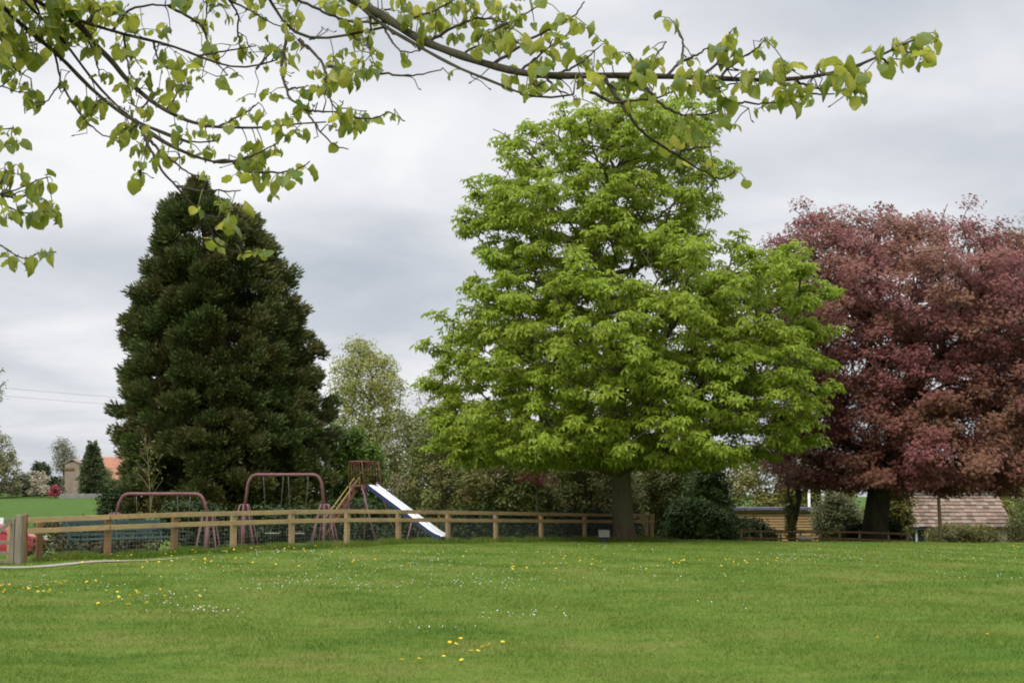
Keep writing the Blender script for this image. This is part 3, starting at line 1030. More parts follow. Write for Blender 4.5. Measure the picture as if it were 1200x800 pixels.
for wx in (102, 118, 128, 150):
    x = px2x(wx, HD)
    w_ = MB().box((x, HD - .02, hz_e - 1.3), (1.0, .14, 1.2)).build('window', M['white'], t)
    MB().box((x, HD - .1, hz_e - 1.3), (.8, .06, 1.0)).build('pane', M['glass'], w_, world=False)
gx0, gx1 = px2x(73, HD - 8), px2x(90, HD - 8)
g = empty('stone_barn', ((gx0 + gx1) / 2, HD - 6, hg), 'narrow brown stone barn end left of the red roofed house', 'barn')
gz1 = P(0, 541, HD - 8).z
mb = MB()
mb.box(((gx0 + gx1) / 2, HD - 4, (hg + gz1) / 2), (gx1 - gx0, 7, gz1 - hg))
mb.build('wall', M['housestone'], g)
MB().box(((gx0 + gx1) / 2 - .3, HD - 7.58, P(0, 549, HD - 8).z), (1.1, .14, .25)).build('ledge', M['timber_brown'], g)
mb = MB()
for s in (-1, 1):
    xm = (gx0 + gx1) / 2
    mb.beam((xm + s * (gx1 - gx0) * .58, HD - 4, gz1 - .15), (xm, HD - 4, gz1 + .3), 7.3, .12)
mb.build('roof', M['housestone'], g)
mb = MB()
a, b = Vector((px2x(70, 143), 143, 0)), Vector((px2x(140, 146), 146, 0))
za, zb = H(a.x, 143), H(b.x, 146)
tag(mb.beam((a.x, 143, za + .15), (b.x, 146, zb + .15), .3, .55).build('field_wall', plain('field wall', (.2, .19, .17), (.32, .30, .27), 3, .9), bevel=.03),
    'low grey wall along the far edge of the field before the house', 'wall')

# power line
def wire_pts(p0, p1, sag):
    o = []
    for i in range(25):
        s = i / 24
        p = p0.lerp(p1, s)
        p.z -= sag * 4 * s * (1 - s)
        o.append(p)
    return o


t = empty('power_line', P(-60, 583, 130), 'two thin grey overhead wires crossing the sky left of the conifer', 'power line')
pa, pb = P(-120, 441, 130), P(330, 476, 130)
MB().tube(wire_pts(pa, pb, .35), .020, 5).build('wire', M['wire'], t, True)
pa2, pb2 = P(-120, 451, 130), P(330, 485, 130)
MB().tube(wire_pts(pa2, pb2, .3), .020, 5).build('wire', M['wire'], t, True)
for px_ in (-120, 330):
    b = P(px_, 583, 130)
    gz = H(b.x, 130)
    tp = pa if px_ < 0 else pb
    o = MB()
    o.tube([(tp.x, 130.12, gz - .2), (tp.x, 130.12, tp.z + .5)], [.16, .11], 10)
    o.build('pole', M['timber_brown'], t, True)

# ------------------------------------------------------------------ right hand buildings
# slatted timber shed
SD = 79
sx0, sx1 = px2x(862, SD), px2x(961, SD)
sg = H((sx0 + sx1) / 2, SD) - .1
sz = P(0, 598, SD).z
t = empty('timber_shed', ((sx0 + sx1) / 2, SD + 1.5, sg), 'low slatted orange tan timber shed with a blue grey roof edge', 'shed')
mb = MB()
mb.box(((sx0 + sx1) / 2, SD + 1.55, (sg + sz) / 2), (sx1 - sx0 - .1, 2.9, sz - sg - .05))
mb.build('inner_wall', M['timber_brown'], t)
mb = MB()
nb = 15
bh = (sz - sg) / nb
for i in range(nb):
    zc_ = sg + bh * (i + .5)
    mb.box(((sx0 + sx1) / 2 + .01 * (i % 3), SD + .05 + .015 * (i % 2), zc_), (sx1 - sx0 + .02 * (i % 4), .04, bh * .72))
mb.build('slat_cladding', plain('orange tan cladding', (.46, .28, .12), (.66, .46, .24), 2.5, .8, stretch=(1, 1, 8)), t, bevel=.006)
mb = MB()
mb.box(((sx0 + sx1) / 2, SD + 1.5, sz + .1), (sx1 - sx0 + .35, 3.5, .16))
mb.build('roof', plain('blue grey roof felt', (.10, .10, .14), (.17, .165, .22), 3, .7), t, bevel=.02)

# tiled outbuilding
CD = 81
kx0, kx1 = px2x(1056, CD), px2x(1184, CD)
kg = H((kx0 + kx1) / 2, CD) - .1
ke, kr = P(0, 617, CD).z, P(0, 579, CD + 2.2).z
t = empty('tiled_outbuilding', ((kx0 + kx1) / 2, CD + 2.4, kg), 'low outbuilding with a mossy pinkish stone tiled roof under the copper tree', 'outbuilding')
mb = MB()
mb.box(((kx0 + kx1) / 2, CD + 2.4, (kg + ke) / 2), (kx1 - kx0 - .3, 4.2, ke - kg))
n0 = len(mb.v)
for xx in (kx0 + .15, kx1 - .15):
    mb.v += [(xx, CD + .3, ke), (xx, CD + 4.5, ke), (xx, CD + 2.4, kr - .12)]
mb.f += [(n0, n0 + 1, n0 + 2), (n0 + 3, n0 + 5, n0 + 4)]
mb.build('wall', plain('buff stone wall', (.30, .25, .18), (.42, .36, .27), 3, .9, bmp=.3), t)


def tile_mat():
    m, tt, b = newmat('stone roof tiles')
    g = tt.nodes.new('ShaderNodeNewGeometry')
    c = ramp_node(tt, [(0, (.15, .095, .072)), (.35, (.235, .155, .118)), (.7, (.32, .22, .168)), (1, (.28, .23, .18))], g.outputs['Random Per Island'])
    n = noise_node(tt, 5, 4, .6)
    c = mixcol(tt, ramp_node(tt, [(.5, (0, 0, 0)), (.72, (.7, .7, .7))], n), c, (.20, .19, .10))
    tt.links.new(c, b.inputs['Base Color'])
    b.inputs['Roughness'].default_value = .9
    return m


mb = MB()
ncr = 9
rr_ = random.Random(5)
for side in (0, 1):
    for i in range(ncr):
        s0, s1 = i / ncr, (i + 1.35) / ncr
        y0 = CD + 2.4 * s0 - .05 if side == 0 else CD + 4.8 - 2.4 * s0 + .05
        y1 = CD + 2.4 * min(s1, 1) if side == 0 else CD + 4.8 - 2.4 * min(s1, 1)
        z0, z1 = ke - .05 + (kr - ke) * s0 + .05, ke - .05 + (kr - ke) * min(s1, 1)
        x = kx0 - .1 - rr_.random() * .2
        while x < kx1:
            w_ = .26 + .16 * rr_.random()
            xe = min(x + w_, kx1 + .1)
            j = rr_.uniform(-.012, .02)
            mb.beam(((x + xe) / 2, y0, z0 + j), ((x + xe) / 2, y1, z1 + j * .5), xe - x - .012, .035)
            x += w_
mb.build('roof', tile_mat(), t)
MB().box(((kx0 + kx1) / 2, CD + 2.4, kr + .04), (kx1 - kx0 + .2, .3, .1)).build('ridge', M['stone'], t)
MB().box(((kx0 + kx1) / 2, CD - .01, ke - .08), (kx1 - kx0, .08, .1)).build('gutter', M['black_rubber'], t)
wx0, wx1 = px2x(1061, CD), px2x(1087, CD)
wz1, wz0 = P(0, 619.5, CD).z, P(0, 637, CD).z
wn = MB()
for xx in (wx0, (wx0 + wx1) / 2, wx1):
    wn.box((xx, CD + .24, (wz0 + wz1) / 2), (.11, .1, wz1 - wz0))
for z_ in (wz0, wz1):
    wn.box(((wx0 + wx1) / 2, CD + .235, z_), (wx1 - wx0 + .2, .12, .1))
wo = wn.build('window', M['white'], t)
MB().box(((wx0 + wx1) / 2, CD + .28, (wz0 + wz1) / 2), (wx1 - wx0, .04, wz1 - wz0)).build('pane', M['glass'], wo, world=False)

# pole, white posts, stones, knee rail
p = P(1102, 636, 60)
gz = H(p.x, 60)
tag(MB().tube([(p.x, 60, gz - .2), (p.x + .01, 60, gz + 1.0), (p.x - .01, 60, P(0, 582, 60).z)], [.085, .08, .07], 10).build('wooden_post', bark('mossy post', (.12, .10, .045), (.20, .17, .08)), None, True),
    'mossy upright wooden post in front of the tiled roof', 'post')
for (px_, y0_, label) in ((964, 563, 'taller white post seen between the shed and the copper tree trunk'), (948, 576, 'shorter white post standing at the shed roof')):
    a = P(px_, y0_, 84)
    gz = H(a.x, 84)
    o = empty('white_post', (a.x, 84, gz), label, 'post', 'white posts behind the timber shed')
    MB().tube([(a.x, 84, gz - .1), (a.x, 84, a.z)], .075, 10).build('shaft', M['white'], o, True)
    MB().tube([(a.x, 84, a.z), (a.x, 84, a.z + .07), (a.x, 84, a.z + .16)], [.11, .12, .05], 10).build('cap', M['white'], o, True)

t = empty('low_rail_fence', (px2x(965, 62), 62, H(px2x(965, 62), 62)), 'low dark wooden two rail fence beyond the lawn edge at the shed', 'fence')
pts = []
for px_ in (868, 891, 914, 937, 960, 983, 1006, 1040, 1062):
    x = px2x(px_, 62.5)
    pts.append(Vector((x, 62.5, H(x, 62.5))))
for i, q in enumerate(pts):
    MB().box((q.x, q.y, q.z + .2), (.08, .08, .62)).build('post', M['timber_old'], t, bevel=.01)
for hh in (.44, .14):
    for i in range(len(pts) - 1):
        MB().beam(pts[i] + Vector((0, -.075, hh)), pts[i + 1] + Vector((0, -.065, hh)), .04, .075).build('rail', M['timber_brown'], t)
st = P(940, 630, 61.5)
for k_, (dx, s) in enumerate(((0, .2), (.3, .15))):
    import bmesh
    bm = bmesh.new()
    bmesh.ops.create_icosphere(bm, subdivisions=3, radius=s)
    for v in bm.verts:
        n_ = math.sin(v.co.x * 9 + k_) * .03 + math.sin(v.co.y * 11) * .03
        v.co = Vector((v.co.x * 1.2, v.co.y * .9, v.co.z * .62)) * (1 + n_)
    me = bpy.data.meshes.new('pale_stone')
    bm.to_mesh(me)
    bm.free()
    me.polygons.foreach_set('use_smooth', np.ones(len(me.polygons), bool))
    o = link_mesh('pale_stone', me, plain('pale stone', (.26, .22, .15), (.38, .33, .24), 6, .9))
    o.location = (st.x + dx, 61.5, H(st.x + dx, 61.5) + .12 + s * .2)
    tag(o, 'larger pale stone at the foot of the slatted shed' if k_ == 0 else 'smaller pale stone beside the larger one by the shed', 'stone', 'pale stones by the shed')

# ------------------------------------------------------------------ play area
# post and rail fence: photo column, distance
FP = [(47, 35.4, 606), (127, 36.2, 602.5), (205, 38.0, 600), (274, 39.6, 598.5), (342, 41.4, 597), (407, 43.8, 596.5), (467, 46.2, 597), (525, 48.7, 598),
      (581, 51.4, 599), (634, 54.3, 600), (685, 57.2, 601), (733, 60.0, 601.5), (757, 61.4, 602)]
FPT = [P(a, b, d) for a, d, b in FP]        # top of each post
mid = FPT[6]
t = empty('timber_fence', (mid.x, mid.y, H(mid.x, mid.y)), 'long two rail timber fence with wire netting in front of the play area', 'fence')
posts_mats = [M['timber_brown'], M['timber_brown'], M['timber_brown'], M['timber_new'], M['timber_new'], M['timber_new'], M['timber_rail'], M['timber_rail'], M['timber_rail'], M['timber_rail'], M['timber_rail'], M['timber_new'], M['timber_new']]
for i, q in enumerate(FPT):
    d = (FPT[min(i + 1, 12)] - FPT[max(i - 1, 0)])
    m = Matrix.Rotation(math.atan2(d.y, d.x), 3, 'Z')
    g0 = H(q.x, q.y) - .15
    MB().box((q.x, q.y, (q.z - .01 + g0) / 2), (.15, .13, q.z - .01 - g0), m).build('post', posts_mats[i], t, bevel=.012)
q = FPT[12] + Vector((.28, .25, 0))
g0 = H(q.x, q.y) - .15
MB().box((q.x, q.y, (q.z + g0) / 2), (.16, .16, q.z - g0)).build('post', M['timber_new'], t, bevel=.012)
for i in range(12):
    a, b = FPT[i].copy(), FPT[i + 1].copy()
    if i == 0:
        a = P(31, 606.3, 34.9)
    if i == 11:
        b = FPT[12] + Vector((.3, .26, 0))
    d = (b - a).normalized()
    off = Vector((d.y, -d.x, 0)) * .095
    for dz in (-.065, -.325):
        ends = .004 if i % 2 else 0
        MB().beam(a + off + Vector((0, 0, dz)) + d * .003, b + off + Vector((0, 0, dz)) - d * .003, .045 + ends, .125).build('rail', M['timber_new'] if i < 6 else M['timber_rail'], t, bevel=.006)
nm = MB()
for i in range(12):
    a, b = FPT[i], FPT[i + 1]
    d = (b - a)
    off = Vector((d.y, -d.x, 0)).normalized() * .1
    ga, gb = H(a.x, a.y), H(b.x, b.y)
    n_ = int(d.length / .1)
    for j in range(n_):
        q = a.lerp(b, j / n_) + off
        nm.beam((q.x, q.y, ga + (gb - ga) * j / n_), (q.x, q.y, q.z - .39), .0024, .0024)
    for z_ in np.arange(.1, .75, .1):
        nm.beam((a.x + off.x, a.y + off.y, ga + z_), (b.x + off.x, b.y + off.y, gb + z_), .0024, .0024)
nm.build('wire_netting', M['wire'], t)

# gate at the left end
gp = P(23.5, 603, 34.3)
g0 = H(gp.x, gp.y)
t = empty('field_gate', (gp.x, gp.y, g0), 'weathered grey timber gate with a diagonal brace at the left edge', 'gate')
MB().box((gp.x, gp.y, (gp.z + g0 - .2) / 2), (.17, .17, gp.z - g0 + .2)).build('gate_post', M['timber_old'], t, bevel=.015)
q = P(29.5, 602, 34.9)
MB().box((q.x, q.y, (q.z + g0 - .2) / 2), (.13, .15, q.z - g0 + .2)).build('gate_post', M['timber_brown'], t, bevel=.015)
gl = Vector((gp.x - 3.0, gp.y - 1.2, 0))
gr_ = Vector((gp.x - .14, gp.y - .05, 0))
ztop = P(0, 608, 34.2).z
for k_, z_ in enumerate((ztop - .04, ztop - .55, ztop - .80, ztop - 1.0)):
    MB().beam((gl.x, gl.y, z_), (gr_.x, gr_.y, z_), .05, .085).build('gate_rail', M['timber_old'], t, bevel=.008)
MB().beam((gr_.x - .9, gr_.y - .40, ztop - .88), (gr_.x - .05, gr_.y - .06, ztop - .08), .045, .085).build('brace', M['timber_old'], t)
for q in (gl, gr_):
    MB().box((q.x, q.y - .002, ztop - .52), (.09, .075, 1.08)).build('stile', M['timber_old'], t, bevel=.008)
sp = P(-1, 610, 33.6)
tag(MB().box((sp.x, sp.y, sp.z), (.2, .02, .15)).build('gate_sign', M['white'], None, bevel=.004), 'small white notice fixed on the grey gate at the picture edge', 'sign')

# pale frame with red panels beside the gate
t = empty('notice_frame', (P(40, 640, 36.5).x, 36.5, H(P(40, 640, 36.5).x, 36.5)), 'pale timber frame holding red panels just inside the fence end', 'notice board')
fx0, fx1 = P(34.5, 0, 36.5).x, P(46, 0, 36.5).x
fg = H(fx0, 36.5)
for xx in (fx0, fx1):
    MB().box((xx, 36.5, fg + .46), (.07, .07, 1.06)).build('upright', M['timber_new'], t, bevel=.006)
zt = P(0, 612, 36.5).z
MB().box(((fx0 + fx1) / 2, 36.5, zt - .05), (fx1 - fx0 - .075, .03, .2)).build('panel', M['red'], t)
MB().box(((fx0 + fx1) / 2, 36.5, zt - .47), (fx1 - fx0 - .075, .03, .2)).build('panel', M['red'], t)
MB().box(((fx0 + fx1) / 2 + .03, 36.49, zt - .26), (.03, .03, .2)).build('bar', M['white'], t)
MB().box(((fx0 + fx1) / 2, 36.485, zt - .35), (fx1 - fx0 - .08, .03, .025)).build('bar', M['white'], t)

# red car in the sunken lane behind the gate
cx_, cy_ = P(-26, 640, 44).x, 44.0
cg = H(cx_, cy_) - .02
t = empty('parked_car', (cx_, cy_, cg), 'red car parked beyond the grey gate, cut by the left edge', 'car', rz=R(14))


def car_section(prof, half):
    """extrude a side outline across the car, narrowing upwards"""
    n = len(prof)
    vs, fs = [], []
    for s in (-1, -.92, .92, 1):
        for (x, z) in prof:
            tuck = 1 - .16 * max(0, (z - .75)) / .6
            inset = .97 if abs(s) == 1 else 1.0
            vs.append((x * (1 if abs(s) < 1 else .985), s * half * tuck, .62 + (z - .62) * inset))
    for a in range(3):
        for j in range(n):
            j2 = (j + 1) % n
            fs.append((a * n + j, a * n + j2, (a + 1) * n + j2, (a + 1) * n + j))
    fs.append(tuple(range(n - 1, -1, -1)))
    fs.append(tuple(3 * n + j for j in range(n)))
    return vs, fs


body = [(-1.95, .3), (1.95, .3), (2.02, .5), (1.95, .72), (1.0, .88), (.55, 1.2), (.2, 1.33), (-.9, 1.35), (-1.45, 1.2), (-1.85, .88), (-1.98, .6)]
mb = MB()
mb.quadset(*car_section(body, .82))
mb.build('body', M['red'], t, bevel=.03, world=False)
for s in (-1, 1):
    mb = MB()
    n0 = [(.82, .90), (.48, 1.17), (-.2, 1.26), (-.2, .90)]
    n1 = [(-.28, .90), (-.28, 1.26), (-.95, 1.27), (-1.35, 1.12), (-1.55, .90)]
    for poly in (n0, n1):
        v1 = [(x, s * (.825 * (1 - .16 * (z - .75) / .6) + .004), z) for x, z in poly]
        v2 = [(x, s * (.825 * (1 - .16 * (z - .75) / .6) - .02), z) for x, z in poly]
        n_ = len(poly)
        mb.quadset(v1 + v2, [tuple(range(n_)), tuple(range(2 * n_ - 1, n_ - 1, -1))] + [(j, (j + 1) % n_, n_ + (j + 1) % n_, n_ + j) for j in range(n_)])
    mb.build('side_window', M['glass'], t, world=False)
    for x in (-1.25, 1.25):
        MB().tube([(x, s * .62, .3), (x, s * .84, .3)], .3, 20).build('wheel', M['black_rubber'], t, world=False)
mb = MB()
mb.box((1.98, 0, .68), (.1, 1.2, .1)).build('headlight', M['white'], t, world=False)

# green slatted bench
ba, bb = P(80, 640, 37.2), P(196, 640, 39.8)
ba.z, bb.z = H(ba.x, ba.y), H(bb.x, bb.y)
d = (bb - ba)
bl = d.length
t = empty('park_bench', (ba + bb) / 2, 'long dark green slatted bench behind the fence', 'bench', rz=math.atan2(d.y, d.x))
for k_ in range(4):
    MB().box((0, -.10 - .11 * k_ + .1, .45 - .01 * k_), (bl, .09, .03)).build('seat_slat', M['benchgreen'], t, bevel=.006, world=False)
for k_ in range(4):
    MB().box((0, .2 + .035 * k_, .55 + .105 * k_), (bl, .028, .075 if k_ < 3 else .095), Matrix.Rotation(R(-16), 3, 'X')).build('back_slat', M['benchgreen'], t, bevel=.006, world=False)
for x in (-bl / 2 + .12, 0, bl / 2 - .12):
    mb = MB()
    mb.tube([(x, -.38, 0), (x, -.3, .22), (x, -.32, .42), (x, .12, .42), (x, .3, .9)], .026, 8)
    mb.tube([(x, .34, 0), (x, .22, .2), (x, .14, .42)], .026, 8)
    if x != 0:
        mb.tube([(x, -.32, .42), (x, -.36, .64), (x, -.2, .68), (x, .2, .66)], .022, 8)
    mb.build('bench_end', M['benchgreen'], t, True, world=False)


# swings
def bundle(root, x, y, g, ztop, rfoot, n, seed, mat):
    r_ = random.Random(seed)
    for i in range(n):
        a = 2 * math.pi * (i + .3) / n
        c, s = math.cos(a), math.sin(a)
        pts = [(.05, ztop - .25), (.055, ztop - .06), (.09, ztop), (.14, ztop - .01), (.175, ztop - .1), (.175 + (rfoot - .175) * .5, (ztop - .1) * .5 - .05), (rfoot, -.1)]
        MB().tube([(x + c * a_, y + s * a_, g + z_) for a_, z_ in pts], .023, 8).build('leg', mat, root, True)


def swing(label, xl, xr, ybar, Y, g, zb, rfoot, seats, mat, cradle=False):
    A_, B_ = P(xl, ybar, Y), P(xr, ybar, Y)
    zt = A_.z
    t_ = empty('swing_set', ((A_.x + B_.x) / 2, Y, g), label, 'swing', 'swings in the play area')
    rc = .26
    lx, rx = A_.x, B_.x
    pts = [(lx - .14, Y, g + zb - .25), (lx - .03, Y, zt - rc)]
    for k in range(1, 6):
        a = math.pi / 2 * k / 5
        pts.append((lx + rc - rc * math.cos(a), Y, zt - rc + rc * math.sin(a)))
    for k in range(0, 5):
        a = math.pi / 2 * k / 5
        pts.append((rx - rc + rc * math.sin(a), Y, zt - rc + rc * math.cos(a)))
    pts += [(rx + .03, Y, zt - rc), (rx + .14, Y, g + zb - .25)]
    MB().tube(pts, .05, 12).build('frame', mat, t_, True)
    for sx, s in ((lx - .14, 1), (rx + .14, 2)):
        MB().tube([(sx, Y, g + zb - .3), (sx, Y, g - .1)], .05, 10).build('upright', mat, t_, True)
        bundle(t_, sx, Y, g, zb, rfoot, 7, s, M['mauve'])
    for (c0, c1, zs) in seats:
        x0, x1 = P(c0, ybar, Y).x, P(c1, ybar, Y).x
        for x in (x0, x1):
            xm = (x0 + x1) / 2 + (x - (x0 + x1) / 2) * .62
            MB().tube([(x, Y, zt - .05), (x, Y, zt - .16), (xm, Y + .02, g + zs)], .011, 6).build('chain', M['chain'], t_, True)
        xm, hw = (x0 + x1) / 2, abs(x1 - x0) * .33
        if cradle:
            s_ = MB()
            s_.box((xm, Y + .02, g + zs - .02), (hw * 2, .3, .04))
            for yy in (-.13, .17):
                s_.tube([(xm - hw, Y + yy, g + zs), (xm - hw, Y + yy, g + zs + .22), (xm + hw, Y + yy, g + zs + .22), (xm + hw, Y + yy, g + zs)], .018, 8)
            s_.build('seat', M['black_rubber'], t_)
        else:
            MB().box((xm, Y + .02, g + zs - .02), (hw * 2 + .06, .17, .035)).build('seat', M['chain'], t_, bevel=.008)
    return t_


swing('lower maroon swing frame on bundled splayed legs behind the bench', 141, 239, 578.5, 42.5, H(-10.5, 42.5), 1.18, .42, [(160, 178, .42), (208, 223, .42)], M['maroon'], True)
swing('taller maroon swing frame with two empty seats beside the slide', 292, 376, 556, 46, H(-7.4, 46), 1.32, .5, [(309, 332, .42), (338, 361, .42)], M['maroon'])

# slide
PX, PD = 427, 51.0
pcn = P(PX, 569, PD)
sg_ = H(pcn.x, PD)
ph = R(50)
u = Vector((math.cos(ph), -math.sin(ph), 0))
wv = Vector((math.sin(ph), math.cos(ph), 0))
t = empty('playground_slide', (pcn.x, PD, sg_), 'playground slide with steel chute coloured white for sky glare, barred cage and yellow handrailed ladder', 'slide')
pz = pcn.z
mm = Matrix((u, wv, Vector((0, 0, 1)))).transposed()
MB().box(pcn, (.95, .72, .07), mm).build('platform', M['rust'], t, bevel=.01)
for s in (-1, 1):
    mb = MB()
    o_ = pcn + wv * (.36 * s)
    zt = .86
    mb.tube([o_ - u * .46, o_ - u * .46 + Vector((0, 0, zt - .06)), o_ - u * .42 + Vector((0, 0, zt)), o_ + u * .30 + Vector((0, 0, zt)), o_ + u * .36 + Vector((0, 0, zt - .05)), o_ + u * .52 + Vector((0, 0, .02))], .022, 8)
    for k_ in range(1, 5):
        f_ = k_ / 5
        mb.tube([o_ - u * (.46 - .95 * f_), o_ - u * (.46 - .78 * f_) + Vector((0, 0, zt))], .009, 6)
    mb.build('cage_side', M['rust'], t, True)
mb = MB()
for k_ in (-.42, .30):
    mb.tube([pcn - wv * .36 + u * k_ + Vector((0, 0, .86)), pcn + wv * .36 + u * k_ + Vector((0, 0, .86))], .02, 8)
mb.build('cage_top', M['rust'], t, True)
# chute
ce = P(521, 633, 48.6)
c0 = pcn + u * .47
run = (Vector((ce.x, ce.y, 0)) - Vector((c0.x, c0.y, 0)))
rd = run.normalized()
cw = Vector((-rd.y, rd.x, 0))
zend = max(H(ce.x, ce.y) + .16, ce.z - .06)
prof = []
for i in range(25):
    s = i / 24
    z = pz + .03 + (zend - pz - .03) * s
    if s > .86:
        z += (s - .86) ** 2 * 4.5
    prof.append(c0 + rd * run.length * s + Vector((0, 0, z - c0.z)))
hwid = .235
bed = MB()
vs, fs = [], []
for p_ in prof:
    vs += [p_ - cw * hwid, p_ + cw * hwid, p_ + cw * hwid - Vector((0, 0, .02)), p_ - cw * hwid - Vector((0, 0, .02))]
for i in range(24):
    b_ = i * 4
    fs += [(b_, b_ + 4, b_ + 5, b_ + 1), (b_ + 2, b_ + 6, b_ + 7, b_ + 3), (b_ + 1, b_ + 5, b_ + 6, b_ + 2), (b_ + 3, b_ + 7, b_ + 4, b_)]
bed.quadset(vs, fs)
bed.build('chute_bed', plain('sky reflection white chute', (.80, .81, .84), (.86, .87, .89), 3, .3, spec=.5), t, True)  # steel bed; the sky's bright reflection is put into this white base colour
for s in (-1, 1):
    vs, fs = [], []
    for p_ in prof:
        q = p_ + cw * s * (hwid + .016)
        e_ = cw * .014
        top_ = .03 if s < 0 else .05
        vs += [q - e_ + Vector((0, 0, top_)), q + e_ + Vector((0, 0, top_)), q + e_ - Vector((0, 0, .12)), q - e_ - Vector((0, 0, .12))]
    for i in range(24):
        b_ = i * 4
        fs += [(b_, b_ + 4, b_ + 5, b_ + 1), (b_ + 2, b_ + 6, b_ + 7, b_ + 3), (b_ + 1, b_ + 5, b_ + 6, b_ + 2), (b_ + 3, b_ + 7, b_ + 4, b_)]
    fs += [(0, 1, 2, 3), (99, 98, 97, 96)]
    m_ = MB()
    m_.quadset(vs, fs)
    m_.build('chute_side', M['navy'] if s < 0 else M['white'], t)
# legs
def foot(x, y):
    return Vector((x, y, H(x, y) - .1))


for (o_, fo) in ((pcn - u * .4 - wv * .34, (-.08, -.15)), (pcn - u * .4 + wv * .34, (-.1, .5)), (pcn + u * .4 + wv * .3, (.75, .5)), (pcn + u * .35 - wv * .34, (.55, -.1))):
    MB().tube([o_, foot(o_.x + fo[0], o_.y + fo[1])], .03, 8).build('leg', M['mauve'], t, True)
sp_ = prof[15]
for s in (-1, 1):
    o_ = sp_ + cw * s * .24 - Vector((0, 0, .1))
    MB().tube([o_, foot(o_.x - .2, o_.y + s * .15)], .025, 8).build('leg', M['mauve'], t, True)
# ladder
l0 = pcn - u * .47
ldir = Vector((-.88, -.38, 0)).normalized()
l1 = l0 + ldir * 1.42
l1.z = H(l1.x, l1.y)
lw = Vector((-ldir.y, ldir.x, 0))
for s in (-1, 1):
    MB().beam(l0 + lw * s * .27, l1 + lw * s * .27, .035, .09).build('stringer', M['rust'], t)
    a, b = l0 + lw * s * .3 + Vector((0, 0, .30)), l1 + lw * s * .3 + Vector((0, 0, .42))
    MB().tube([l0 + lw * s * .3, a, a.lerp(b, .5), b, b + ldir * .1 - Vector((0, 0, .38))], .018, 8).build('handrail', M['yellowpaint'], t, True)
for k_ in range(1, 9):
    q = l0.lerp(l1, k_ / 9)
    MB().box(q, (.1, .53, .028), Matrix((ldir, lw, Vector((0, 0, 1)))).transposed()).build('tread', M['rust'], t)

# memorial plaque at the chestnut
q = P(708, 627, 54.5)
gq = H(q.x, 54.5)
t = empty('plaque', (q.x, 54.5, gq), 'small sloping grey plaque on a dark stand beside the bright green tree trunk', 'plaque')
MB().box((q.x, 54.5, gq + .1), (.32, .2, .3)).build('stand', M['black_rubber'], t, bevel=.01)
MB().box((q.x, 54.47, gq + .33), (.42, .36, .05), Matrix.Rotation(R(48), 3, 'X')).build('tablet', M['stone'], t, bevel=.01)

# ------------------------------------------------------------------ grass, daisies, dandelions
NB = 460000
r = np.random.default_rng(5)
yy = 6.0 * (64 / 6.0) ** r.random(NB)
xx = (r.random(NB) * 2 - 1) * (yy * .36 * 1.18 + 1.0)
keep = (path_dist(xx, yy) > 0) & ~((xx < -9) & (yy > 41)) 
xx, yy = xx[keep], yy[keep]
n = len(xx)
zz = hb(xx, yy)
sz_ = np.clip(yy / 12, .8, 3.2)
hgt_b = (.018 + .022 * r.random(n)) * np.clip(sz_, .9, 1.35)
# rougher, taller clumps in places
rough = (np.sin(xx * .8 + 2 * np.sin(yy * .5)) * np.sin(yy * 1.1 + xx * .4) > .72)
hgt_b = np.where(rough & (r.random(n) < .5), hgt_b * 1.6, hgt_b)
wid = .0028 * sz_
th = r.random(n) * 6.283
lean = .35 + .9 * r.random(n)
ph_ = r.random(n) * 6.283
base = np.column_stack([xx, yy, zz - .004])
side = np.column_stack([np.cos(th), np.sin(th), 0 * th]) * wid[:, None]
tip = base + np.column_stack([np.cos(ph_) * lean, np.sin(ph_) * lean, np.ones(n)]) * hgt_b[:, None]
V = np.stack([base - side, base + side, tip], 1).reshape(-1, 3)
F = np.arange(n * 3).reshape(-1, 3)
tag(link_mesh('grass', np_mesh('grass', V, F), M['blade']), 'short mown grass covering the lawn', 'grass', kind='stuff')

# unmown tufts along the fence foot, posts and trees
fx = np.array([p.x for p in FPT])
fy = np.array([p.y for p in FPT])
n = 26000
u_ = r.random(n) * 12
i0 = np.minimum(u_.astype(int), 11)
fr = u_ - i0
bx_ = fx[i0] + (fx[i0 + 1] - fx[i0]) * fr + r.normal(0, .22, n)
by_ = fy[i0] + (fy[i0 + 1] - fy[i0]) * fr + r.normal(0, .22, n)
ncl = 3500
cx2 = r.normal(4.5, .75, ncl)
cy2 = r.normal(56.8, .6, ncl)
bx_, by_ = np.concatenate([bx_, cx2]), np.concatenate([by_, cy2])
n = len(bx_)
hh = (.09 + .16 * r.random(n)) * (.6 + .5 * np.abs(np.sin(bx_ * 1.7 + by_)))
th = r.random(n) * 6.283
ph_ = r.random(n) * 6.283
base = np.column_stack([bx_, by_, hb(bx_, by_) - .01])
side = np.column_stack([np.cos(th), np.sin(th), 0 * th]) * .010
tip = base + np.column_stack([np.cos(ph_) * .5, np.sin(ph_) * .5, np.ones(n)]) * hh[:, None]
V = np.stack([base - side, base + side, tip], 1).reshape(-1, 3)
tag(link_mesh('long_grass', np_mesh('long_grass', V, np.arange(n * 3).reshape(-1, 3)), M['blade']), 'longer unmown grass along the fence foot', 'grass', kind='stuff')

M['dandelion'] = plain('dandelion yellow', (.62, .42, .02), (.75, .55, .05), 30, .7)
M['daisy'] = plain('daisy white', (.58, .58, .54), (.74, .74, .70), 30, .7)
M['stalk'] = plain('flower stalk', (.12, .16, .05), (.20, .22, .08), 20, .7)
